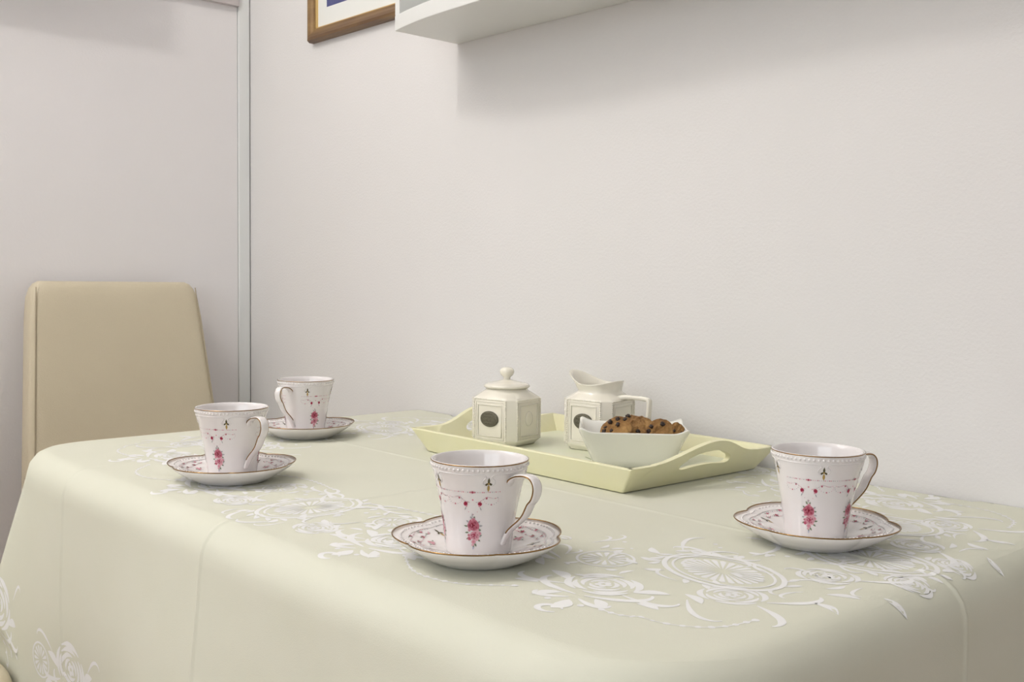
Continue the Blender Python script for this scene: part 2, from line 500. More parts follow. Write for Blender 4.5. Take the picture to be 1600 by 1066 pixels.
def axis_lines(a, b, creases, edges):
    xs = set()
    n = int((b - a) / 0.011)
    for i in range(n + 1): xs.add(round(a + (b - a) * i / n, 5))
    for c in creases:
        for k in range(-5, 6): xs.add(round(c + k * 0.0016, 5))
    for e, sg in edges:
        for k in range(0, 26): xs.add(round(e + sg * k * 0.0045, 5))
    xs = sorted(x for x in xs if a <= x <= b)
    out = [xs[0]]
    for x in xs[1:]:
        if x - out[-1] > 0.0007: out.append(x)
    return out
us = axis_lines(CX0 - DROP, CX1 + DROP, CREASE_U, [(CX0, -1), (CX1, 1)])
vs_ = axis_lines(CY0 - DROP, CY1 + 0.06, CREASE_V[:1], [(CY0, -1), (CY1, 1)])
nu, nv = len(us), len(vs_)
verts = [S(u, v) for v in vs_ for u in us]
faces = [(j * nu + i, j * nu + i + 1, (j + 1) * nu + i + 1, (j + 1) * nu + i) for j in range(nv - 1) for i in range(nu - 1)]
cloth = mesh_obj('tablecloth', verts, faces, MT['cloth'])
tag(cloth, 'pale green tablecloth with white woven rose and scroll pattern', 'tablecloth')

# woven damask motifs, drawn in cloth coordinates and laid on the cloth surface
DM = MB()
DN = [0]
def lift():
    DN[0] += 1
    return 0.00014 + (DN[0] % 50) * 0.000003      # threads cross over and under: no two strokes share a plane
def d_strip(pts, wd, taper=True):
    """a ribbon along pts (cloth u, v) of half-width wd"""
    n = len(pts)
    L, Rr = [], []
    lf = lift()
    for i in range(n):
        a = pts[max(i - 1, 0)]; c = pts[min(i + 1, n - 1)]
        tx, ty = c[0] - a[0], c[1] - a[1]
        l = hypot(tx, ty) or 1e-9
        nx, ny = -ty / l, tx / l
        t = i / (n - 1)
        ww = wd * ((min(1.0, 0.25 + 2.2 * min(t, 1 - t))) if taper else 1.0)
        L.append(S(pts[i][0] + nx * ww, pts[i][1] + ny * ww, lf))
        Rr.append(S(pts[i][0] - nx * ww, pts[i][1] - ny * ww, lf))
    DM.add(L + Rr, [(i, i + 1, n + i + 1, n + i) for i in range(n - 1)])
def d_fan(cx, cy, ring):
    n = len(ring)
    lf = lift()
    DM.add([S(cx, cy, lf)] + [S(x, y, lf) for x, y in ring], [(0, 1 + i, 1 + (i + 1) % n) for i in range(n)])
class Tm:
    """placement of a motif: mirrored, rotated, shifted"""
    def __init__(s, x, y, a=0.0, m=1, k=1.0): s.x, s.y, s.a, s.m, s.k = x, y, a, m, k
    def __call__(s, px, py):
        px *= s.m * s.k; py *= s.k
        return (s.x + px * cos(s.a) - py * sin(s.a), s.y + px * sin(s.a) + py * cos(s.a))
def m_arc(T, cx, cy, a, b, t0, t1, wd, n=None, taper=True):
    n = n or max(6, int(abs(t1 - t0) * max(a, b) / 0.003))
    d_strip([T(cx + a * cos(t0 + (t1 - t0) * i / n), cy + b * sin(t0 + (t1 - t0) * i / n)) for i in range(n + 1)], wd, taper)
def m_leaf(T, x, y, ang, ln, wd):
    pts = []
    n = 7
    for sgn in (1, -1):
        for i in range(n):
            t = (i / n) if sgn > 0 else 1 - i / n
            q = wd * sin(pi * t) ** 0.8 * sgn
            lx, ly = ln * t, q + 0.12 * ln * sin(pi * t)
            pts.append(T(x + lx * cos(ang) - ly * sin(ang), y + lx * sin(ang) + ly * cos(ang)))
    c = T(x + 0.5 * ln * cos(ang) - 0.12 * ln * sin(ang), y + 0.5 * ln * sin(ang) + 0.12 * ln * cos(ang))
    d_fan(c[0], c[1], pts)
def m_scroll(T, x, y, ang, ln, turn, wd):
    """a stem that curls into a spiral"""
    pts = []
    px, py, a = x, y, ang
    n = 34
    for i in range(n + 1):
        pts.append(T(px, py))
        t = i / n
        st = ln / n * (1.0 - 0.55 * t)
        a += turn * (0.02 + 0.30 * t * t)
        px += st * cos(a); py += st * sin(a)
    d_strip(pts, wd)
def m_dot(T, x, y, r):
    c = T(x, y)
    d_fan(c[0], c[1], [T(x + r * cos(2 * pi * i / 8), y + r * sin(2 * pi * i / 8)) for i in range(8)])
def m_medallion(T, a=0.056, b=0.038):
    m_arc(T, 0, 0, a, b, 0, 2 * pi, 0.0022, 64, False)
    m_arc(T, 0, 0, a * 0.86, b * 0.84, 0, 2 * pi, 0.0011, 56, False)
    for i in range(26):
        t = 2 * pi * i / 26
        d_fan(*T(a * 0.42 * cos(t), b * 0.42 * sin(t)), [T(a * r * cos(t + d), b * r * sin(t + d)) for r, d in
              ((0.14, 0), (0.45, 0.075), (0.66, 0.085), (0.70, 0), (0.66, -0.085), (0.45, -0.075))])
    for i in range(20):                                # little leaves round the rim
        t = 2 * pi * i / 20
        if random.random() < 0.55:
            m_leaf(T, a * 1.07 * cos(t), b * 1.09 * sin(t), t + 0.9, 0.013, 0.0028)
def m_wheel(T, r=0.024):
    m_arc(T, 0, 0, r, r, 0, 2 * pi, 0.0012, 36, False)
    for i in range(14):
        t = 2 * pi * i / 14
        d_fan(*T(r * .5 * cos(t), r * .5 * sin(t)), [T(r * q * cos(t + d), r * q * sin(t + d)) for q, d in
              ((0.2, 0), (0.55, 0.13), (0.8, 0.12), (0.84, 0), (0.8, -0.12), (0.55, -0.13))])
def m_rose(T, r=0.03, seed=0):
    rnd = random.Random(seed)
    for q, nseg, wd in ((1.0, 4, 0.0030), (0.80, 4, 0.0026), (0.58, 3, 0.0024), (0.38, 3, 0.0020)):
        st = rnd.random() * 6
        for i in range(nseg):
            t0 = st + 2 * pi * i / nseg
            m_arc(T, 0, 0, r * q, r * q * 0.86, t0, t0 + 2 * pi / nseg * 0.84, wd * r / 0.03)
    for i in range(5):
        t = 2 * pi * i / 5
        m_dot(T, r * 0.15 * cos(t), r * 0.15 * sin(t), r * 0.10)
def m_rose_spray(T, r=0.032, seed=0):
    m_rose(T, r, seed)
    for sg in (-1, 1):
        def TT(x, y, sg=sg): return T(x * sg, y)
        m_scroll(TT, 0.004, -r * 1.20, 0.15, 0.085, 0.55, 0.0032)
        m_scroll(TT, r * 0.9, -r * 0.55, -0.35, 0.075, 0.6, 0.0028)
        m_leaf(TT, r * 1.0, -r * 0.2, 0.5, 0.030, 0.0055)
        m_leaf(TT, r * 0.5, -r * 1.25, -0.9, 0.026, 0.0052)
        m_leaf(TT, r * 1.5, -r * 0.9, -0.2, 0.022, 0.0045)
        m_scroll(TT, r * 0.15, -r * 1.5, -0.6, 0.05, 0.7, 0.0030)
        m_dot(TT, r * 0.5, -r * 1.95, 0.003)
    m_leaf(T, 0, -r * 1.7, -pi / 2, 0.026, 0.007)
    m_arc(T, 0, -r * 2.6, 0.010, 0.008, 0.4, 5.6, 0.0026)
    m_dot(T, 0, -r * 2.15, 0.0045)
def m_bow(T, k=1.0):
    for sg in (-1, 1):
        def TT(x, y, sg=sg): return T(x * sg * k, y * k)
        m_arc(TT, 0.014, 0.004, 0.013, 0.007, 0.2, 5.9, 0.0022)
        m_scroll(TT, 0.003, -0.003, -0.5, 0.06, 0.35, 0.0022)
    m_dot(T, 0, 0, 0.0045 * k)
def m_beads(T, pts, r=0.0026, step=0.0085):
    path = smooth_path([(x, y) for x, y in pts], 24)
    acc = 0.0
    m_dot(T, path[0][0], path[0][1], r)
    for i in range(1, len(path)):
        acc += (path[i] - path[i - 1]).length
        if acc >= step:
            acc = 0.0
            m_dot(T, path[i][0], path[i][1], r * random.uniform(0.7, 1.15))
    d_strip([T(q[0], q[1]) for q in path], 0.0007, False)

for mx in (-1, 1):
    for my in (-1, 1):
        def Q(x, y, a=0.0, k=1.0, mx=mx, my=my):
            base = Tm(x, y, a, 1, k)
            def f(px, py):
                bx, by = base(px, py)
                return (UC + mx * bx, VC + my * by)
            return f
        if mx > 0: m_medallion(Q(0.0, -0.258, pi / 2))
        m_medallion(Q(0.412, -0.128, -0.18))
        m_wheel(Q(0.325, -0.172))
        m_rose_spray(Q(0.374, -0.228, 0.20, 0.95), 0.030, 3)
        m_rose_spray(Q(0.165, -0.272, 0.05, 0.9), 0.030, 5)
        m_rose(Q(0.078, -0.300), 0.022, 8)
        m_bow(Q(0.372, -0.095, 0.7))
        m_bow(Q(0.045, -0.205, 0.4))
        m_wheel(Q(0.105, -0.232), 0.018)
        if my > 0: m_medallion(Q(0.470, 0.0, 0))
        m_rose(Q(0.455, -0.175, 0.5), 0.024, 11)
        m_scroll(Q(0.455, -0.175, 0.5), 0.026, -0.01, 0.2, 0.07, 0.5, 0.003)
        m_scroll(Q(0.455, -0.175, 0.5), 0.020, -0.02, -0.8, 0.07, -0.5, 0.003)
        m_rose(Q(0.475, -0.075, 0.3), 0.023, 12)
        m_scroll(Q(0.475, -0.075, 0.3), 0.024, 0.0, 0.3, 0.07, 0.5, 0.003)
        m_rose(Q(0.525, -0.040, 0.3), 0.018, 14)
        for (x, y, a, ln) in ((0.300, -0.205, 2.9, .03), (0.305, -0.225, 2.4, .028), (0.43, -0.20, -0.4, .03), (0.21, -0.245, 0.5, .03),
                              (0.235, -0.262, 0.1, .028), (0.12, -0.262, 2.2, .026), (0.345, -0.125, 2.6, .026), (0.36, -0.14, 3.4, .024),
                              (0.50, -0.12, 0.4, .03), (0.505, -0.145, -0.3, .03), (0.53, -0.09, 0.2, .026), (0.26, -0.215, 3.0, .03)):
            m_leaf(Q(0, 0), x, y, a, ln * 0.85, 0.0040)
        for (x, y, a, ln, tn) in ((0.30, -0.20, 2.7, .09, .5), (0.285, -0.235, 3.3, .09, -.5), (0.205, -0.235, 1.0, .08, -.5),
                                  (0.44, -0.21, -0.9, .08, .55), (0.35, -0.10, 2.3, .08, -.5), (0.13, -0.235, 1.9, .07, .5),
                                  (0.11, -0.30, -0.2, .07, .6), (0.03, -0.315, -1.9, .06, -.6), (0.40, -0.07, 1.4, .08, .5)):
            m_scroll(Q(0, 0), x, y, a, ln, tn, 0.0022)
        m_beads(Q(0, 0), [(0.21, -0.295), (0.255, -0.318), (0.30, -0.312), (0.335, -0.280)])
        m_beads(Q(0, 0), [(0.415, -0.275), (0.455, -0.272), (0.49, -0.245), (0.50, -0.21)])
        m_beads(Q(0, 0), [(0.06, -0.19), (0.13, -0.182), (0.20, -0.20), (0.25, -0.205)])
        rnd = random.Random(77)
        for k in range(120):                           # small leaves, tendrils and buds that fill the wreath
            t = -pi / 2 + (pi / 2 + 0.12) * rnd.random()
            q = rnd.uniform(0.80, 1.20)
            x, y = 0.445 * q * cos(t), 0.262 * q * sin(t)
            if x < 0.02: continue
            z_ = rnd.random()
            if z_ < .5: m_leaf(Q(0, 0), x, y, rnd.uniform(0, 6.3), rnd.uniform(.010, .020), rnd.uniform(.002, .0038))
            elif z_ < .85: m_scroll(Q(0, 0), x, y, rnd.uniform(0, 6.3), rnd.uniform(.03, .06), rnd.choice((-.7, .7)), .0015)
            else: m_dot(Q(0, 0), x, y, rnd.uniform(.0015, .003))
        # border motifs that hang down with the cloth
        for (x, y, a, sd) in ((0.10, -0.598, 0, 21), (0.34, -0.598, 0, 22), (0.585, -0.56, 0.5, 24)):
            m_rose_spray(Q(x, y, a), 0.036, sd)
            m_wheel(Q(x + 0.085, y - 0.01), 0.022)
            m_scroll(Q(x, y), 0.05, 0.01, 0.8, 0.07, -0.6, 0.0020)
            m_scroll(Q(x, y), -0.05, 0.01, 2.3, 0.07, 0.6, 0.0020)
        m_rose_spray(Q(0.765, -0.12, pi / 2), 0.034, 26)
        m_medallion(Q(0.78, -0.27, 0.2))
for i, f in enumerate(DM.f):                           # all thread faces look away from the cloth
    a, b_, c = (DM.v[k] for k in f[:3])
    nn = (b_ - a).cross(c - a)
    if nn.dot((a + b_ + c) / 3 - Vector((0.59, -0.36, TZ - 0.45))) < 0: DM.f[i] = f[::-1]
pat = DM.build('woven_pattern', MT['damask'], cloth, smooth=False, fix=False)
tag(pat, 'white woven rose, medallion and scroll motifs', kind='stuff')

# ------------------------------------------------------------------ chairs
def rounded_slab(secs, nx=10, e=4.0):
    """loft of superellipse sections; secs = (centre, half-width axis, half-depth axis)"""
    rings = []
    n = 40
    for c, a, d in secs:
        c, a, d = Vector(c), Vector(a), Vector(d)
        ring = []
        for k in range(n):
            t = 2 * pi * k / n
            ca, sa = cos(t), sin(t)
            ring.append(c + a * (math.copysign(abs(ca) ** (2 / 12), ca)) + d * (math.copysign(abs(sa) ** (2 / e), sa)))
        rings.append(ring)
    mb = MB(); mb.loft(rings, caps=True)
    return mb
def make_chair(loc, rz, label):
    """faces local +x, origin on the floor under the seat centre"""
    t = tag(empty('dining_chair', loc, rz), label, 'chair', 'beige leather chairs')
    # backrest: front plane leans back; wider at the bottom
    zs = [0.40, 0.46, 0.60, 0.75, 0.90, 0.94, 0.957, 0.966, 0.971]
    ins = [0, 0, 0, 0, 0, 0.002, 0.007, 0.013, 0.022]
    secs = []
    for z, i in zip(zs, ins):
        q = (z - 0.44) / 0.53
        hw = 0.204 - 0.040 * q - i
        x = -0.185 - 0.085 * q
        th = 0.033 - 0.006 * q - i * 0.55
        secs.append(((x, 0, z), (0, hw, 0), (th, 0, 0)))
    bk = rounded_slab(secs, e=5.0).build('backrest', MT['leather'], t)
    for sy in (-1, 1):
        pts = []
        for z in [0.46 + 0.5 * k / 40 for k in range(41)]:
            q = (z - 0.44) / 0.53
            pts.append((-0.185 - 0.085 * q + 0.0325 - 0.006 * q - 0.0015, sy * (0.204 - 0.040 * q - 0.009), z))
        sm = MB(); sm.tube(pts, 0.0011, 6)
        sm.build('seam', MT['thread'], bk)
    secs = []
    for z, i in ((0.395, 0.012), (0.40, 0.004), (0.41, 0), (0.458, 0), (0.467, 0.003), (0.473, 0.010), (0.4765, 0.025), (0.4780, 0.06)):
        secs.append(((0.0, 0, z), (0.205 - i, 0, 0), (0, 0.19 - i, 0)))
    rings = []
    for c, a, d in secs:
        c, a, d = Vector(c), Vector(a), Vector(d)
        rings.append([c + a * math.copysign(abs(cos(k * pi / 24)) ** 0.28, cos(k * pi / 24)) +
                      d * math.copysign(abs(sin(k * pi / 24)) ** 0.28, sin(k * pi / 24)) for k in range(48)])
    mb = MB(); mb.loft(rings, caps=True)
    mb.build('seat', MT['leather'], t)
    for sx in (-1, 1):
        for sy in (-1, 1):
            mb = MB()
            x, y = sx * 0.175, sy * 0.155
            rg = []
            for z, hw, dx in ((0.0, 0.014, -0.03 if sx < 0 else 0), (0.40, 0.02, 0)):
                rg.append([Vector((x + dx + a * hw, y + b_ * hw, z)) for a, b_ in ((-1, -1), (1, -1), (1, 1), (-1, 1))])
            mb.loft(rg, caps=True)
            mb.build('leg', MT['wood_dark'], t, smooth=False, bevel=0.002)
    return t
make_chair((-0.268, -0.320, 0), radians(0.0), 'beige leather chair with stitched tapered back at the table end by the wall')
make_chair((-0.045, -0.9105, 0), radians(90), 'beige leather chair on the long side of the table, back to the room')

# ------------------------------------------------------------------ cups and saucers
RIMC, CUPH = 0.041, 0.0775
cz_ = [0.0, 0.0015, 0.005, 0.012, 0.030, 0.048, 0.060, 0.068, 0.074, 0.0775]
cr_ = [0.0262, 0.0272, 0.0278, 0.0284, 0.0308, 0.0342, 0.0368, 0.0388, 0.0403, 0.0408]
cprof = smooth_path(list(zip(cz_, cr_)), 6)
cpz = [q[0] for q in cprof]; cpr = [q[1] for q in cprof]
def cup_r(z, th=0.0):
    r = interp(cpz, cpr, z)
    k = max(0.0, 1 - z / 0.055)
    return r * (1 + 0.016 * k * cos(5 * th))
def cup_pt(th, z, off=0.0):
    r = cup_r(z, th) + off
    return Vector((r * cos(th), r * sin(th), z))

# print drawing: shapes in (s, t) metres mapped by a surface function
PN = [0]
class Print:
    def __init__(s, fn): s.fn, s.mb = fn, MB()
    def lift(s, vs):
        PN[0] += 1                                     # later strokes lie over earlier ones
        return [v + (Vector((v.x, v.y, 0)).normalized() if s.side else Vector((0, 0, 1))) * (PN[0] % 400) * 6e-7 for v in vs]
    side = True
    def disc(s, x, y, r, c0, c1=None, n=10, ry=None, jit=0.0, rnd=random):
        c1 = c1 or c0; ry = ry or r
        ring = [(x + r * (1 + jit * rnd.uniform(-1, 1)) * cos(2 * pi * i / n), y + ry * (1 + jit * rnd.uniform(-1, 1)) * sin(2 * pi * i / n)) for i in range(n)]
        vv = s.lift([s.fn(x, y)] + [s.fn(*q) for q in ring])
        s.mb.add(vv[:1], [], c0)
        n0 = len(s.mb.v)
        s.mb.add(vv[1:], [], c1)
        s.mb.f += [(n0 - 1, n0 + i, n0 + (i + 1) % n) for i in range(n)]
    def leaf(s, x, y, a, ln, wd, col):
        pts = [(0, 0), (.3, .8), (.6, .9), (1, 0), (.6, -.9), (.3, -.8)]
        s.mb.add(s.lift([s.fn(x + ln * p * cos(a) - wd * q * sin(a), y + ln * p * sin(a) + wd * q * cos(a)) for p, q in pts]), [(0, 5, 4, 3, 2, 1)], col)
    def line(s, pts, wd, col):
        n = len(pts); L = []; Rr = []
        for i in range(n):
            a = pts[max(i - 1, 0)]; c = pts[min(i + 1, n - 1)]
            tx, ty = c[0] - a[0], c[1] - a[1]; l = hypot(tx, ty) or 1e-9
            L.append(s.fn(pts[i][0] - ty / l * wd, pts[i][1] + tx / l * wd)); Rr.append(s.fn(pts[i][0] + ty / l * wd, pts[i][1] - tx / l * wd))
        s.mb.add(L + Rr, [(i, i + 1, n + i + 1, n + i) for i in range(n - 1)], col)
RED, PINK, PALE, ROSE = (0.26, 0.008, 0.03), (0.58, 0.17, 0.24), (0.72, 0.40, 0.45), (0.42, 0.04, 0.10)
GRN, GREY, GOLDC, OLIVE = (0.20, 0.25, 0.16), (0.42, 0.41, 0.42), (0.46, 0.30, 0.08), (0.085, 0.07, 0.03)
BLUE = (0.45, 0.47, 0.60)

def rosehead(P, x, y, r, dark, mid, light, rnd):
    P.disc(x, y, r, mid, light, 12, jit=0.12, rnd=rnd)
    for i in range(6):
        a = 2 * pi * i / 6 + rnd.random()
        P.disc(x + r * .55 * cos(a), y + r * .55 * sin(a), r * .38, mid if i % 2 else dark, light, 8, rnd=rnd)
    P.disc(x - r * .1, y, r * .42, dark, mid, 9, rnd=rnd)
def bouquet(P, x, y, k=1.0, seed=1):
    """rose bouquet, about 29 mm tall, centred on (x, y)"""
    rnd = random.Random(seed)
    def L(px, py, a, ln=3.0, col=GRN): P.leaf(x + px * k * .00074, y + py * k * .00092, a, ln * k * .001, 0.00075 * k, col)
    for px, py, a in ((4, 6.5, .6), (-4, 6.5, 2.4), (5.5, 4, .1), (5.2, 1.0, -.3), (-5.2, 3.5, 3.0), (4.6, -3.2, -.3), (4.2, -7.4, -.7), (-4.2, -6.0, 3.7),
                      (1.0, 10.2, 1.4), (-1.4, 10.0, 2.0), (-.4, -11.0, -1.5), (1.0, -10.6, -1.1), (-4.8, -1.5, 3.3), (5.4, -5.2, .2)):
        L(px, py, a, rnd.uniform(2.2, 3.6), GRN if rnd.random() < .7 else GREY)
    P.leaf(x - .0006 * k, y + .0105 * k, 1.6, .0035 * k, .0004 * k, GREY)
    P.leaf(x, y - .0118 * k, -1.7, .0035 * k, .0006 * k, BLUE)
    def D(px, py, r, c0, c1): P.disc(x + px * k * .001, y + py * k * .001, r * k * .001, c0, c1, 9, jit=.15, rnd=rnd)
    for px, py, r, c0, c1 in ((0.2, 8.6, 1.6, ROSE, PALE), (-3.0, 0.4, 1.3, PINK, PALE), (3.0, 0.2, 1.5, PALE, PALE), (-3.4, -3.8, 1.2, ROSE, PALE),
                              (4.6, -2.2, 1.4, PINK, PALE), (-3.0, -6.4, 1.5, ROSE, PINK), (2.6, -6.6, 1.5, PALE, PALE), (0.0, -8.8, 1.7, PINK, PALE),
                              (-0.6, -11.2, 1.0, PALE, PALE), (2.2, -4.0, 1.2, PINK, PALE)):
        D(px, py, r, c0, c1)
    rosehead(P, x, y + .0042 * k, .0048 * k, (.13, .004, .015), RED, PINK, rnd)
    rosehead(P, x + .0008 * k, y - .0038 * k, .0038 * k, RED, ROSE, PALE, rnd)
def garland(P, x, y, seed=2):
    """two dotted lines and a swag over the bouquet"""
    rnd = random.Random(seed)
    def row(x0, x1, fy, step, r=0.00042):
        n = int((x1 - x0) / step)
        for i in range(n + 1):
            px = x0 + (x1 - x0) * i / n
            P.disc(x + px, y + fy(px), r * rnd.uniform(.6, 1.3), rnd.choice((GREY, PALE, PINK, GREY)), None, 6)
    row(-.0205, .0225, lambda q: 0.0, .0016)
    for px in (-.012, -.0075, .008, .014, .019): P.disc(x + px, y, .0006, PINK, PALE, 6)
    P.disc(x, y, .0011, RED, PINK, 8); P.disc(x - .0016, y, .0008, PINK, PALE, 7); P.disc(x + .0017, y, .0008, ROSE, PALE, 7)
    for sg in (-1, 1):
        row2 = [(sg * (.0205 - .0011 * i), -.0048 - .0006 * sin(i * .6) - (.0042 * max(0, (i - 9)) / 8 if i > 9 else 0)) for i in range(17)]
        for px, py in row2: P.disc(x + px, y + py, .00038 * rnd.uniform(.7, 1.3), rnd.choice((GREY, PALE, PINK)), None, 6)
        for i in range(9):
            a = pi + pi * i / 8
            P.disc(x + sg * .0150 + .0062 * cos(a), y - .0062 + .0044 * sin(a), .00036, rnd.choice((GREY, PALE)), None, 6)
        P.disc(x + sg * .0112, y - .0052, .0008, RED, PINK, 7)
        P.disc(x + sg * .0150, y - .0106, .0008, ROSE, PALE, 7)
        P.disc(x + sg * .0058, y - .0098, .0017, RED, ROSE, 9, ry=.0019, jit=.15, rnd=rnd)
        P.disc(x + sg * .0052, y - .0116, .0008, PINK, PALE, 7)
        P.leaf(x + sg * .0055, y - .0122, -pi / 2 + sg * .35, .0035, .0005, GREY)
        P.disc(x + sg * .0035, y - .0165, .0004, PALE, None, 6)
    P.disc(x, y - .0064, .0008, PINK, PALE, 7)
    P.disc(x, y - .0188, .0006, GREY, PALE, 7)
def fleur(P, x, y, k=1.0):
    P.leaf(x, y - .001 * k, pi / 2, .0058 * k, .0009 * k, OLIVE)
    P.leaf(x - .0002 * k, y + .0008 * k, -2.45, .0036 * k, .0008 * k, OLIVE)
    P.leaf(x + .0002 * k, y + .0008 * k, -.7, .0036 * k, .0008 * k, OLIVE)
    P.leaf(x, y - .0004 * k, -pi / 2, .0056 * k, .0010 * k, GOLDC)
    P.disc(x, y + .0002 * k, .0007 * k, GOLDC, None, 7)

def make_cup():
    """handle points along local +x"""
    t = empty('teacup')
    N = 80
    rings = []
    prof = [(z, None) for z in [cpz[i] for i in range(0, len(cpz), 2)]]
    for z, _ in prof:
        rings.append([cup_pt(2 * pi * k / N, z) for k in range(N)])
    top = CUPH
    for dr, dz in ((-0.0004, 0.0007), (-0.0013, 0.0009), (-0.0021, 0.0003)):
        rings.append([Vector(((RIMC - 0.0002 + dr) * cos(2 * pi * k / N), (RIMC - 0.0002 + dr) * sin(2 * pi * k / N), top + dz)) for k in range(N)])
    for z in (0.074, 0.066, 0.055, 0.04, 0.025, 0.012, 0.007, 0.005):
        inset = 0.0024 if z > 0.02 else 0.0024 + (0.02 - z) * 0.35
        rings.append([Vector(((cup_r(z) - inset) * cos(2 * pi * k / N), (cup_r(z) - inset) * sin(2 * pi * k / N), z)) for k in range(N)])
    rings.append([Vector((0.008 * cos(2 * pi * k / N), 0.008 * sin(2 * pi * k / N), 0.0042)) for k in range(N)])
    mb = MB(); mb.loft(rings, caps=True)
    body = mb.build('body', MT['porcelain'], t)
    mb = MB(); mb.tube([((RIMC - 0.0004) * cos(2 * pi * k / 96), (RIMC - 0.0004) * sin(2 * pi * k / 96), top + 0.0001) for k in range(96)], 0.0005, 6, closed=True)
    mb.build('gilt_rim', MT['gold'], t)
    mb = MB()
    for k in range(62):
        th = 2 * pi * (k + .5) / 62
        mb.ball(cup_pt(th, 0.0742, -0.0003), 0.00140, 8, 6)
    tag(mb.build('bead_band', MT['porcelain'], t), 'row of tiny raised porcelain beads', kind='stuff')
    # raised line that frames five panels, dipping to a point at each gilt sprig
    mb = MB()
    FL = [radians(36 + 72 * k) for k in range(5)]
    for k in range(5):
        a0, a1 = FL[k], FL[k] + radians(72)
        pts = []
        for (q, z) in ((0.055, 0.0618), (0.10, 0.0633), (0.095, 0.0660), (0.05, 0.0683), (0.075, 0.0703), (0.14, 0.0708), (0.3, 0.0708), (0.7, 0.0708),
                       (0.86, 0.0708), (0.925, 0.0703), (0.95, 0.0683), (0.905, 0.0660), (0.90, 0.0633), (0.945, 0.0618)):
            pts.append((a0 + (a1 - a0) * q, z))
        pts = smooth_path(pts, 5)
        mb.tube([cup_pt(p[0], p[1], 0.0) for p in pts], 0.00062, 6)
    mb.build('panel_relief', MT['porcelain'], t)
    # ear handle: a ribbon swept along a path in the x-z plane
    hp = smooth_path([(0.0345, 0.0545), (0.0385, 0.0608), (0.0455, 0.0645), (0.0530, 0.0662), (0.0605, 0.0668), (0.0668, 0.0655), (0.0708, 0.0615),
                      (0.0716, 0.0560), (0.0690, 0.0495), (0.0645, 0.0452), (0.0618, 0.0412), (0.0580, 0.0355), (0.0520, 0.0300), (0.0440, 0.0245),
                      (0.0370, 0.0190), (0.0318, 0.0120), (0.0290, 0.0070)], 5)
    hp = [Vector((0.0345 + (p[0] - 0.0345) * 0.885 if p[0] > 0.0345 else p[0], p[1] + 0.0040)) for p in hp]
    rings = []; e1 = []; e2 = []
    n = len(hp)
    for i, p in enumerate(hp):
        a = hp[max(i - 1, 0)]; c = hp[min(i + 1, n - 1)]
        tx, tz = (c - a).normalized()
        nx, nz = -tz, tx
        tt = i / (n - 1)
        hw = 0.0043 * (0.85 + 0.25 * sin(pi * tt)) * (1.0 if tt < .8 else 1.0 - (tt - .8) * 1.6)
        th = 0.0016
        ring = []
        for k in range(12):
            an = 2 * pi * k / 12
            cc, ss = cos(an), sin(an)
            yy = hw * math.copysign(abs(cc) ** .55, cc); dd = th * math.copysign(abs(ss) ** .7, ss)
            ring.append(Vector((p[0] + nx * dd, yy, p[1] + nz * dd)))
        rings.append(ring)
        if 0.02 < tt < 0.90:
            e1.append(Vector((p[0], hw, p[1]))); e2.append(Vector((p[0], -hw, p[1])))
    mb = MB(); mb.loft(rings, caps=True)
    hd = mb.build('handle', MT['porcelain'], t)
    for e in (e1, e2):
        mb = MB(); mb.tube(e, 0.00062, 6); mb.build('gilt_line', MT['gold'], hd)
    # enamel print on the outside
    PN[0] = 0
    pr = Print(lambda a, z: cup_pt(a, z, 0.00022))
    def at(th0):
        q = Print(None)
        q.mb = pr.mb
        q.fn = lambda s, z: cup_pt(th0 + s / max(cup_r(min(max(z, 0), CUPH)), .02), z, 0.00018)
        return q
    for k, d in enumerate((56, 128, -56, -128)):
        q = at(radians(d))
        bouquet(q, 0, 0.0238, 1.06, 3 + k); garland(q, 0, 0.0562, 9 + k)
    for a in FL:
        fleur(at(a), 0, 0.0632, 1.15)
    pr.mb.build('floral_print', MT['print'], t, smooth=True, fix=False)
    return t

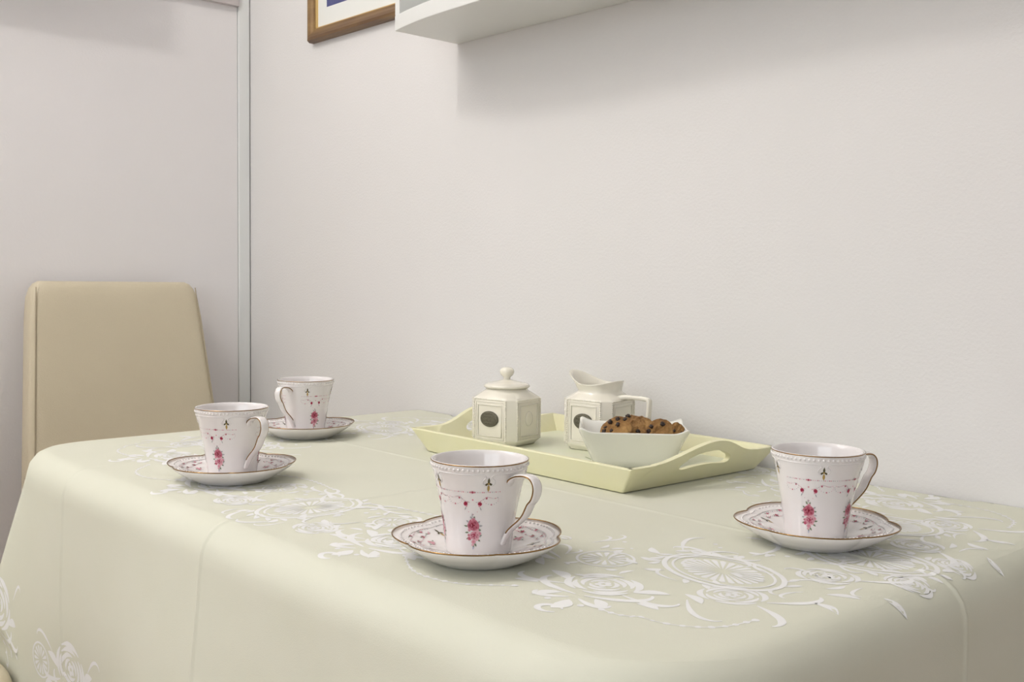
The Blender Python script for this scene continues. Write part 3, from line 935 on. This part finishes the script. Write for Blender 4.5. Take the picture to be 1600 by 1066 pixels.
def sau_R(th): return 0.0655 + 0.0072 * abs(cos(2.5 * th)) ** 0.8            # five lobes, notches at 36 + 72 k degrees
def sau_z(q):                                                                  # q = 0 centre .. 1 rim
    return interp([0, .40, .44, .50, .62, .75, .88, 1.0], [.0060, .0060, .0066, .0082, .0108, .0136, .0168, .0200], q)
def sau_pt(th, q, off=0.0):
    lob = 0.062 + (sau_R(th) - 0.062) * max(0.0, (q - .55) / .45) ** 1.4 if q > .55 else 0.062
    r = lob * q
    return Vector((r * cos(th), r * sin(th), sau_z(q) + off + 0.0012 * max(0, q - .7) / .3 * (abs(cos(2.5 * th)) - .5)))
def make_saucer():
    t = empty('saucer')
    N = 160
    rings = []
    for q in (0.05, .25, .40, .44, .50, .56, .62, .68, .75, .82, .88, .94, 1.0):
        rings.append([sau_pt(2 * pi * k / N, q) for k in range(N)])
    def under(q, dz): return [sau_pt(2 * pi * k / N, q, -dz) for k in range(N)]
    rings.append([sau_pt(2 * pi * k / N, 1.0, -0.0008) * 1.0 for k in range(N)])
    for q, dz in ((0.985, .0024), (0.95, .0042), (.90, .0058), (.84, .0074), (.78, .0090)):
        rings.append(under(q, dz))
    for r, z in ((0.0445, 0.0026), (0.0415, 0.0008), (0.0395, 0.0), (0.0375, 0.0), (0.0362, 0.0008), (0.0350, 0.0022), (0.010, 0.0026)):
        rings.append([Vector((r * cos(2 * pi * k / N), r * sin(2 * pi * k / N), z)) for k in range(N)])
    mb = MB(); mb.loft(rings, caps=True)
    mb.build('body', MT['porcelain'], t)
    mb = MB(); mb.tube([sau_pt(2 * pi * k / N, 1.0, 0.0) for k in range(N)], 0.00062, 6, closed=True)
    mb.build('gilt_rim', MT['gold'], t)
    mb = MB()
    for k in range(92):
        th = 2 * pi * k / 92
        mb.ball(sau_pt(th, 0.93, 0.0002), 0.0011, 7, 5)
    tag(mb.build('bead_band', MT['porcelain'], t), 'row of tiny raised porcelain beads', kind='stuff')
    mb = MB(); mb.tube([sau_pt(2 * pi * k / N, 0.865, 0.0) for k in range(N)], 0.0006, 6, closed=True)
    mb.build('panel_relief', MT['porcelain'], t)
    mbp = MB()
    PN[0] = 0
    for k in range(5):
        th0 = radians(72 * k)
        q = Print(None); q.mb = mbp; q.side = False
        # local: s runs round the lobe, t is the distance outwards from r = 0.048
        q.fn = lambda s, tt, th0=th0: sau_pt(th0 + s / 0.05, min((0.048 + tt) / 0.066, .985), 0.00025)
        rnd = random.Random(k + 40)
        def row(fn, n, r, cols):
            for i in range(n):
                a, bb = fn(i / (n - 1))
                q.disc(a, bb, r * rnd.uniform(.7, 1.3), rnd.choice(cols), None, 7)
        row(lambda u: (-.026 + .052 * u, .0075 + .0010 * sin(u * 9)), 24, .00055, (GREY, PALE, PINK))
        row(lambda u: (-.022 + .044 * u, .0035 - .0035 * sin(pi * u)), 20, .00055, (GREY, PALE, PINK, ROSE))
        for a, bb, r, c0, c1 in ((-.016, .006, .0013, ROSE, PINK), (.016, .006, .0013, RED, PINK), (-.008, .0015, .0016, RED, ROSE), (.009, .002, .0016, RED, ROSE),
                                 (0, .008, .0014, RED, PINK), (-.020, .002, .0010, PINK, PALE), (.021, .001, .0010, PINK, PALE)):
            q.disc(a, bb, r, c0, c1, 9, jit=.15, rnd=rnd)
            q.leaf(a + .001, bb, .5, .0028, .0006, GRN); q.leaf(a - .001, bb, 2.7, .0026, .0006, GREY)
        for a, bb, r in ((0, -.0055, .0026), (.003, -.0078, .0020), (-.0028, -.0075, .0018)):
            rosehead(q, a, bb, r, RED if a == 0 else ROSE, PINK, PALE, rnd)
        for a in (-.005, .0055): q.leaf(a, -.006, 0 if a > 0 else pi, .0035, .0008, GRN)
        q2 = Print(None); q2.mb = mbp; q2.side = False
        th1 = th0 + radians(36)
        q2.fn = lambda s, tt, th1=th1: sau_pt(th1 + s / 0.05, min((0.048 + tt) / 0.064, .985), 0.00025)
        q2.leaf(0, -.002, pi / 2, .0065, .0011, OLIVE); q2.leaf(0, -.001, -2.5, .0045, .0010, OLIVE); q2.leaf(0, -.001, -.6, .0045, .0010, OLIVE)
        q2.leaf(0, -.002, -pi / 2, .006, .0012, GOLDC)
    MBp = mbp.build('floral_print', MT['print'], t, smooth=True, fix=False)
    return t
CAMANG = degrees_yaw = math.degrees(YAW)
CUPS = [  # x, y, handle angle in the view frame, saucer notch angle in the view frame, labels
    (0.8494, -0.5665, -46, 68, 'white rose-print teacup beside the tray\'s long side, towards the table\'s front edge',
     'lobed rose-print saucer under the teacup beside the tray\'s long side'),
    (1.0040, -0.3000, 26, 73, 'white rose-print teacup beside the tray\'s handle, its own handle turned towards the wall',
     'lobed rose-print saucer under the teacup beside the tray\'s handle'),
    (0.4131, -0.5639, -44, 66, 'white rose-print teacup between the tall-backed chair and the front table edge',
     'lobed rose-print saucer under the teacup at the chair end, by the front table edge'),
    (0.1781, -0.3239, 246, 70, 'white rose-print teacup standing closest to the corner of the room',
     'lobed rose-print saucer under the teacup closest to the room corner'),
]
cup0, sau0 = make_cup(), make_saucer()
for i, (x, y, ha, na, l1, l2) in enumerate(CUPS):
    s = sau0 if i == 0 else copy_tree(sau0)
    c = cup0 if i == 0 else copy_tree(cup0)
    s.location = (x, y, TZ + 0.0010)
    s.rotation_euler = (0, 0, radians(CAMANG + na - 36))
    c.location = (x, y, TZ + 0.0010 + 0.0060)
    c.rotation_euler = (0, 0, radians(CAMANG + ha))
    pr_ = [k for k in c.children if k.name.startswith('floral_print')][0]
    pr_.rotation_euler = (0, 0, radians((5, -16, -4, 3)[i]))
    for k in c.children:                               # the moulded panels turn with their print
        if k.name.startswith(('panel_relief', 'body')): k.rotation_euler = pr_.rotation_euler
    tag(s, l2, 'saucer', 'saucers of the tea set'); tag(c, l1, 'cup', 'cups of the tea set')

# ------------------------------------------------------------------ tray
TX, TY, TA = 0.5771, -0.1503, -0.0192
TL, TW, TE, TEW, TH = 0.1767, 0.1213, 0.024, 0.0125, 0.0308
TF = 0.0085                                            # height of the tray floor over the cloth
tray = tag(empty('serving_tray', (TX, TY, TZ + 0.0012), TA), 'pale yellow wooden serving tray with sloping sides and cut-out handles', 'tray')
box_obj('base_board', (-TL + .004, TL - .004, -TW + .003, TW - .003, 0.0012, TF), MT['tray_floor'], tray, 0.001)
TK = 0.008                                             # board thickness
def side_board(sg):
    mb = MB()
    rings = []
    for e in (-1, 1):
        rings.append([Vector((e * TL, sg * TW, 0)), Vector((e * (TL + TE), sg * (TW + TEW), TH)),
                      Vector((e * (TL + TE), sg * (TW + TEW - TK), TH)), Vector((e * TL, sg * (TW - TK), 0))])
    mb.loft(rings, caps=True)
    return mb.build('long_side', MT['tray'], tray, smooth=True, bevel=0.002)
side_board(-1); side_board(1)
def end_top(y):
    """height of the end board along its length: low at the corners, arched over the hand hole"""
    a = abs(y) / (TW + TEW)
    return TH + 0.0205 * (0.5 + 0.5 * cos(pi * min(a / 0.70, 1.0)))
def end_board(sg):
    n = 48
    hole = []
    hz, hw_, hh = 0.0262, 0.046, 0.0085
    for k in range(40):
        t = 2 * pi * k / 40
        cc, ss = cos(t), sin(t)
        hole.append((hw_ * math.copysign(abs(cc) ** .75, cc), hz + hh * math.copysign(abs(ss) ** .85, ss) + 0.004 * cos(pi * min(abs(hw_ * cc) / .06, 1))))
    outer = []
    for k in range(n + 1):                              # top edge, from +y to -y
        y = (TW + TEW - 0.001) * (1 - 2 * k / n)
        outer.append((y, end_top(y)))
    outer += [(-(TW - 0.001), 0.0005), (TW - 0.001, 0.0005)]
    bm = bmesh.new()
    def pt(y, z, inner):
        x = TL + TE * z / TH * (0.92 if z > TH else 1.0) - (TK if inner else 0)
        return (sg * x, y, z)
    loops = {}
    for inner in (0, 1):
        vo = [bm.verts.new(pt(y, z, inner)) for y, z in outer]
        vh = [bm.verts.new(pt(y, z, inner)) for y, z in hole]
        eo = [bm.edges.new((vo[i], vo[(i + 1) % len(vo)])) for i in range(len(vo))]
        eh = [bm.edges.new((vh[i], vh[(i + 1) % len(vh)])) for i in range(len(vh))]
        bmesh.ops.triangle_fill(bm, use_beauty=True, use_dissolve=False, edges=eo + eh)
        loops[inner] = (vo, vh)
    for a, c in zip(loops[0], loops[1]):
        m = len(a)
        for i in range(m):
            bm.faces.new((a[i], a[(i + 1) % m], c[(i + 1) % m], c[i]))
    bmesh.ops.recalc_face_normals(bm, faces=bm.faces)
    me = bpy.data.meshes.new('handle_end'); bm.to_mesh(me); bm.free()
    me.polygons.foreach_set('use_smooth', [True] * len(me.polygons))
    me.materials.append(MT['tray'])
    o = bpy.data.objects.new('handle_end', me); COL.objects.link(o); o.parent = tray
    md = o.modifiers.new('bevel', 'BEVEL'); md.width = 0.0018; md.segments = 2; md.limit_method = 'ANGLE'; md.angle_limit = radians(50)
    o.modifiers.new('wn', 'WEIGHTED_NORMAL')
    return o
end_board(-1); end_board(1)
pk = MB()                                              # green ink sprigs printed on the tray floor
def ink(pts, wd):
    p2 = smooth_path(pts, 5); n = len(p2); L = []; Q = []
    for i in range(n):
        a = p2[max(i - 1, 0)]; c = p2[min(i + 1, n - 1)]
        d = (c - a); l = d.length or 1e-9
        L.append((p2[i][0] - d[1] / l * wd, p2[i][1] + d[0] / l * wd, TF + .0003)); Q.append((p2[i][0] + d[1] / l * wd, p2[i][1] - d[0] / l * wd, TF + .0003))
    pk.add(L + Q, [(i, n + i, n + i + 1, i + 1) for i in range(n - 1)])
for k in range(5):
    x, y = -0.01 + .018 * k, -0.055 - .008 * (k % 2)
    ink([(x, y), (x + .012, y + .004), (x + .022, y + .001), (x + .03, y + .006)], .0008)
    ink([(x + .01, y + .003), (x + .012, y + .011), (x + .018, y + .014)], .0006)
    ink([(x + .018, y + .002), (x + .024, y - .006), (x + .03, y - .007)], .0006)
ink([(0.02, -0.02), (0.05, -0.03), (0.08, -0.025)], .0007)
pk.build('printed_sprig', MT['tray_ink'], tray, smooth=False, fix=False)
FLOOR = TZ + 0.0012 + TF + 0.0002

# ------------------------------------------------------------------ sugar jar and milk jug
JS, JC = 0.0377, 0.0105
def octagon(s, c, z):
    return [Vector((x, y, z)) for x, y in ((s - c, -s), (s, -s + c), (s, s - c), (s - c, s), (-s + c, s), (-s, s - c), (-s, -s + c), (-s + c, -s))]
def oct_ring(s, c, z, n=6):
    o = octagon(s, c, z); r = []
    for i in range(8):
        for k in range(n): r.append(o[i].lerp(o[(i + 1) % 8], k / n))
    return r
def round_ring(r, z, n=6, sx=1.0, cxo=0.0):
    o = []
    base = oct_ring(JS, JC, 0, n)
    for v in base:
        a = atan2(v.y, v.x)
        o.append(Vector((cxo + r * sx * cos(a), r * sin(a), z)))
    return o
def mix(A, B, t): return [a.lerp(b, t) for a, b in zip(A, B)]
def face_frame(side):
    """maps (s along the face, z, out) to jar coordinates; side 0 = -y, 1 = +x, 2 = +y, 3 = -x"""
    a = side * pi / 2
    def f(s, z, o):
        x, y = s, -(JS + o)
        return Vector((x * cos(a) - y * sin(a), x * sin(a) + y * cos(a), z))
    return f
def body_trim(t, HB, front_only_badge=True):
    beads = MB(); frames = []
    hw = JS - JC
    for side in range(4):
        f = face_frame(side)
        fr = MB()
        q0, z0, z1 = hw - 0.0075, 0.0135, HB - 0.0085
        loop = [(-q0, z0), (q0, z0), (q0, z1), (-q0, z1)]
        fr.tube([f(a, b_, 0.0002) for a, b_ in loop], 0.0012, 6, closed=True)
        q1, z2, z3 = hw - 0.0040, 0.010, HB - 0.0045
        fr.tube([f(a, b_, 0.0) for a, b_ in ((-q1, z2), (q1, z2), (q1, z3), (-q1, z3))], 0.0008, 6, closed=True)
        fr.build('panel_frame', MT['ivory'], t)
        n = 22
        for k in range(n + 1):
            z = 0.009 + (HB - 0.011) * k / n
            for sg in (-1, 1): beads.ball(f(sg * (hw - 0.0008), z, 0.0), 0.00135, 6, 5)
        for k in range(1, 19):
            beads.ball(f(-hw + 2 * hw * k / 19, HB - 0.0012, 0.0), 0.0010, 6, 4)
    tag(beads.build('bead_trim', MT['ivory'], t), 'rows of tiny raised beads along the panel edges', kind='stuff')
def badge(t, HB, side, flat=False):
    f = face_frame(side)
    zc = HB * 0.575
    mb = MB()
    n = 32
    a, b_ = (0.0148, 0.0106) if not flat else (0.0085, 0.0100)
    lay = ((1.0, 0.0), (1.0, 0.0014), (0.93, 0.0020), (0.5, 0.0022)) if not flat else ((1.0, 0.0), (0.97, 0.0008), (0.7, 0.0012), (.4, .0013))
    mb.loft([[f(a * s * cos(2 * pi * k / n), zc + b_ * s * sin(2 * pi * k / n), o) for k in range(n)] for s, o in lay], caps=True)
    bd = mb.build('badge' if not flat else 'raised_oval', MT['badge'] if not flat else MT['ivory'], t)
    if not flat:
        tag(bd, 'dark oval metal badge')
        rl = MB(); rnd = random.Random(5)
        rl.tube([f(a * .86 * cos(2 * pi * k / 40), zc + b_ * .84 * sin(2 * pi * k / 40), 0.0021) for k in range(40)], 0.00028, 5, closed=True)
        for row, (wr, am) in enumerate(((0.0085, .0009), (0.0105, .0022), (0.0080, .0008))):   # worn, unreadable relief
            z = zc + (0.0048, 0.0002, -0.0048)[row]
            m = 26
            rl.tube([f(-wr + 2 * wr * k / m, z + am * sin(k * 1.9 + row) * rnd.uniform(.4, 1), 0.0022) for k in range(m + 1)], 0.00032, 5)
        rl.build('relief', MT['badge_relief'], bd)
def pot_body(t, HB, extra):
    rings = [oct_ring(JS - 0.0075, JC - 0.003, 0.0), oct_ring(JS - 0.0062, JC - 0.002, 0.0004), oct_ring(JS - 0.0045, JC, 0.0028), oct_ring(JS - 0.0012, JC, 0.0062),
             oct_ring(JS, JC, 0.0085), oct_ring(JS, JC, HB * .5), oct_ring(JS, JC, HB - 0.002), oct_ring(JS - 0.0008, JC, HB), ]
    rings += extra
    mb = MB(); mb.loft(rings, caps=True)
    o = mb.build('body', MT['ivory'], t)
    md = o.modifiers.new('bevel', 'BEVEL'); md.width = 0.0016; md.segments = 3; md.limit_method = 'ANGLE'; md.angle_limit = radians(30)
    return o
HB = 0.0640
jar = tag(empty('sugar_jar', (0.4496, -0.1729, FLOOR), radians(11.0)), 'cream lidded sugar jar with dark oval badge, standing on the tray', 'jar')
o8 = oct_ring(JS - 0.0008, JC, HB)
pot_body(jar, HB, [mix(o8, round_ring(0.0300, HB + 0.0092), .22), mix(o8, round_ring(0.0300, HB + 0.0092), .48), mix(o8, round_ring(0.0300, HB + 0.0092), .75), round_ring(0.0298, HB + 0.0092), round_ring(0.0284, HB + 0.0114), round_ring(0.0272, HB + 0.0125),
                   round_ring(0.0235, HB + 0.0125), round_ring(0.0225, HB + 0.004), round_ring(0.026, HB - 0.012), round_ring(0.026, 0.008), round_ring(0.01, 0.006)])
for v_, zoff in ((0, 0),): pass
body_trim(jar, HB); badge(jar, HB, 0); badge(jar, HB, 1, True); badge(jar, HB, 2); badge(jar, HB, 3, True)
mb = MB()
n = 40
def circ(r, z): return [Vector((r * cos(2 * pi * k / n), r * sin(2 * pi * k / n), z)) for k in range(n)]
zl = HB + 0.0125
mb.loft([circ(0.0200, zl - 0.004), circ(0.0222, zl - 0.004), circ(0.0222, zl), circ(0.0300, zl + 0.0002), circ(0.0318, zl + 0.0016), circ(0.0316, zl + 0.0034), circ(0.0295, zl + 0.0052),
         circ(0.0255, zl + 0.0066), circ(0.018, zl + 0.0082), circ(0.010, zl + 0.0098), circ(0.0058, zl + 0.0112)], caps=True)
lid = mb.build('lid', MT['ivory'], jar)
mb = MB()
mb.loft([circ(0.0060, zl + 0.0100), circ(0.0046, zl + 0.0128), circ(0.0052, zl + 0.0145), circ(0.0080, zl + 0.0168), circ(0.0096, zl + 0.0198), circ(0.0100, zl + 0.0226), circ(0.0090, zl + 0.0252),
         circ(0.0066, zl + 0.0272), circ(0.0034, zl + 0.0281), circ(0.001, zl + 0.0283)], caps=True)
mb.build('knob', MT['ivory'], lid)

HJ = 0.0680
jug = tag(empty('milk_jug', (0.5588, -0.1040, FLOOR), radians(8.7)), 'cream milk jug with wide spout and square handle, standing on the tray', 'jug')
o8 = oct_ring(JS - 0.0008, JC, HJ)
def collar(r, z, spout, dip, thick=0.0, zo=0.0):
    """oval ring that runs out into a spout at local -x"""
    o = []
    for v in oct_ring(JS, JC, 0, 6):
        a = atan2(v.y, v.x)
        s = max(0.0, -cos(a)) ** 3
        h = max(0.0, cos(a)) ** 2
        rr = r + spout * s - thick
        zz = z + dip * (1.55 * s + 0.55 * h - 0.25) + zo
        o.append(Vector((rr * cos(a), rr * sin(a) * (1 - 0.10 * s), zz)))
    return o
pot_body(jug, HJ, [mix(o8, round_ring(0.0310, HJ + 0.0075), .22), mix(o8, round_ring(0.0310, HJ + 0.0075), .48), mix(o8, round_ring(0.0310, HJ + 0.0075), .75), round_ring(0.0308, HJ + 0.0078), collar(0.0300, HJ + 0.0102, 0.000, 0.000), collar(0.0302, HJ + 0.0135, 0.005, 0.004),
                   collar(0.0312, HJ + 0.0185, 0.0105, 0.0085), collar(0.0325, HJ + 0.0215, 0.0145, 0.0105), collar(0.0318, HJ + 0.0218, 0.0145, 0.0106, 0.0012), collar(0.0300, HJ + 0.0200, 0.0125, 0.0098, 0.0014),
                   collar(0.0285, HJ + 0.0130, 0.004, 0.004, 0.0014), round_ring(0.0270, HJ + 0.006), round_ring(0.0270, HJ - 0.012), round_ring(0.0270, 0.010), round_ring(0.01, 0.008)])
body_trim(jug, HJ); badge(jug, HJ, 0); badge(jug, HJ, 2)
hp = [(0.0300, HJ + 0.0010), (0.0400, HJ + 0.0035), (0.0520, HJ + 0.0040), (0.0640, HJ + 0.0038), (0.0745, HJ + 0.0030), (0.0768, HJ + 0.0005), (0.0768, HJ - 0.006), (0.0760, HJ - 0.020),
      (0.0735, HJ - 0.036), (0.066, HJ - 0.047), (0.052, HJ - 0.051), (0.036, HJ - 0.053)]
hp = smooth_path(hp, 4)
rings = []
for i, p in enumerate(hp):
    a = hp[max(i - 1, 0)]; c = hp[min(i + 1, len(hp) - 1)]
    t = (c - a).normalized(); nx, nz = -t[1], t[0]
    k0 = 1.0 + 0.9 * max(0.0, 1 - i / 9.0) ** 2
    rings.append([Vector((p[0] + nx * dd * k0, yy * k0, p[1] + nz * dd * k0)) for yy, dd in
                  [(0.0042 * math.copysign(abs(cos(2 * pi * k / 12)) ** .6, cos(2 * pi * k / 12)), 0.0028 * math.copysign(abs(sin(2 * pi * k / 12)) ** .6, sin(2 * pi * k / 12))) for k in range(12)]])
mb = MB(); mb.loft(rings, caps=True); mb.build('handle', MT['ivory'], jug)

# ------------------------------------------------------------------ bowl with cookies
BA = radians(43.0)
BX, BY = 0.6640, -0.1580
bowl = tag(empty('square_bowl', (BX, BY, FLOOR), BA), 'white square bowl with flared wavy rim holding cookies on the tray', 'bowl')
def sq(hx, hy, z, e, up=0.0, n=96, pull=0.0):
    r = []
    for k in range(n):
        t = 2 * pi * k / n
        cc, ss = cos(t), sin(t)
        x = math.copysign(abs(cc) ** (2 / e), cc); y = math.copysign(abs(ss) ** (2 / e), ss)
        cor = abs(sin(2 * t)) ** 5
        r.append(Vector((x * (hx + pull * cor), y * (hy + pull * cor), z + up * cor)))
    return r
BH = 0.0440
levels = [(0.0, .0455, .034, 4.5, 0, 0), (0.0012, .0480, .0362, 4.5, 0, 0), (0.009, .0512, .0388, 5, 0, 0), (0.022, .0566, .0428, 6, 0.0008, .0005), (0.034, .0616, .0490, 7, .0025, .0015), (BH - .0015, .0655, .0535, 8, .0045, .0035),
          (BH, .0658, .0540, 8, .0050, .0038)]
rings = [sq(hx, hy, z, e, up, pull=pl_) for z, hx, hy, e, up, pl_ in levels]
rings.append(sq(.0647, .0530, BH + .0007, 8, .0051, pull=.0036))
for z, hx, hy, e, up, pl_ in reversed(levels[1:-1]):
    rings.append(sq(hx - .0032, hy - .0032, max(z, .0045), e, up, pull=pl_))
rings.append(sq(.012, .010, .0042, 3))
mb = MB(); mb.loft(rings, caps=True)
mb.build('bowl_body', MT['bowl'], bowl)
# grey ink drawing on the inner wall by the raised corner
ib = MB()
def inner_pt(yl, z): return Vector((-(interp([.009, .022, .034, BH], [.0512, .0566, .0616, .0655], z) - .0032) + .0004, yl, z))
for pts in ([(.014, .040), (.010, .046), (.005, .0465), (.004, .041), (.009, .038), (.014, .040)], [(.004, .041), (-.002, .046), (-.006, .043), (-.002, .038), (.003, .037)],
            [(.010, .038), (.006, .031), (-.002, .029), (-.008, .034)], [(.012, .036), (.016, .030), (.012, .026)], [(0, .036), (-.010, .037), (-.015, .042)]):
    ib.tube([inner_pt(p[0], p[1] - 0.006) for p in smooth_path(pts, 6)], 0.0003, 5)
ib.build('ink_drawing', MT['ink'], bowl)

def make_cookie(name, loc, rad, thick, tilt, az, seed, chips, label):
    """round cookie with a domed, cracked top; built in bowl axes then placed in the room"""
    rnd = random.Random(seed)
    t = empty(name)
    n, m = 40, 9
    ph = [rnd.uniform(0, 6) for _ in range(6)]
    def edge(a): return rad * (1 + .035 * sin(3 * a + ph[0]) + .03 * sin(5 * a + ph[1]) + .02 * sin(9 * a + ph[2]))
    def topz(x, y):
        r = hypot(x, y) / rad
        return thick * (0.55 + .45 * sqrt(max(0, 1 - min(r, 1) ** 2.6))) + .0009 * sin(x * 420 + ph[3]) * sin(y * 390 + ph[4]) + .0006 * sin((x + y) * 800 + ph[5])
    rings = []
    for q, z in ((.3, 0), (.85, 0.0), (.96, .15), (1.0, .38)):
        rings.append([Vector((edge(2 * pi * k / n) * q * cos(2 * pi * k / n), edge(2 * pi * k / n) * q * sin(2 * pi * k / n), thick * z)) for k in range(n)])
    for q in (.985, .94, .86, .74, .60, .44, .28, .12):
        r_ = []
        for k in range(n):
            a = 2 * pi * k / n
            x, y = edge(a) * q * cos(a), edge(a) * q * sin(a)
            r_.append(Vector((x, y, topz(x, y))))
        rings.append(r_)
    mb = MB(); mb.loft(rings, caps=True)
    mb.build('cookie_body', MT['cookie'], t)
    for (cx, cy, cr) in chips:
        mb = MB()
        z = topz(cx * rad, cy * rad)
        mb.ball((0, 0, 0), cr, 9, 6, .75)
        for v in mb.v: v += Vector((rnd.uniform(-1, 1), rnd.uniform(-1, 1), rnd.uniform(-.5, .5))) * cr * .34 + Vector((cx * rad, cy * rad, z))
        mb.build('chocolate_chip', MT['chip'], t)
    # bowl axes -> room
    base = Matrix.Translation((BX, BY, FLOOR)) @ Matrix.Rotation(BA, 4, 'Z') @ Matrix.Translation(loc)
    t.matrix_world = base @ Matrix.Rotation(az, 4, 'Z') @ Matrix.Rotation(tilt, 4, 'Y') @ Matrix.Rotation(rnd.uniform(0, 6) * 0, 4, 'Z')
    tag(t, label, 'cookie', 'chocolate chip cookies in the bowl')
    return t
# tilt axis: top normal leans towards azimuth az (bowl axes: +x along the bowl's long rim, -y to the rim opposite the wall)
make_cookie('cookie', (-0.019, -0.006, 0.0370), 0.0215, 0.0105, radians(50), radians(-125), 11,
            [(-.05, -.62, .0028), (-.42, -.42, .0033), (-.70, -.05, .0030), (.25, -.55, .0034), (-.30, .15, .0030), (-.75, .38, .0028), (.45, .30, .0024), (.1, -.1, .0026)],
            'chocolate chip cookie with most chips, leaning on the bowl\'s inked corner side')
make_cookie('cookie', (0.005, 0.012, 0.0395), 0.0235, 0.0105, radians(24), radians(-80), 12,
            [(-.70, -.35, .0032), (.2, .75, .0024), (.75, -.10, .0030), (.35, -.80, .0030)],
            'broad plain-topped cookie in the middle of the bowl')
make_cookie('cookie', (0.0335, -0.006, 0.0395), 0.0160, 0.0110, radians(62), radians(-88), 13,
            [(-.45, .10, .0028), (.10, -.90, .0030), (-.25, -.75, .0026)],
            'tilted cookie with one big dark chip, beside the smallest cookie')
make_cookie('cookie', (0.0515, -0.001, 0.0405), 0.0100, 0.0095, radians(66), radians(-62), 14,
            [(.55, .2, .0020), (.1, -.65, .0018)],
            'smallest cookie piece, wedged at the end of the bowl')
make_cookie('cookie', (-0.002, 0.002, 0.0075), 0.0330, 0.0110, radians(6), radians(20), 15,
            [(.3, .3, .003), (-.4, .1, .003)], 'cookie lying flat at the bottom under the others')
make_cookie('cookie', (0.010, 0.002, 0.0215), 0.0330, 0.0110, radians(7), radians(200), 16,
            [(.2, .4, .003), (-.3, -.2, .003)], 'cookie lying flat in the middle of the heap')
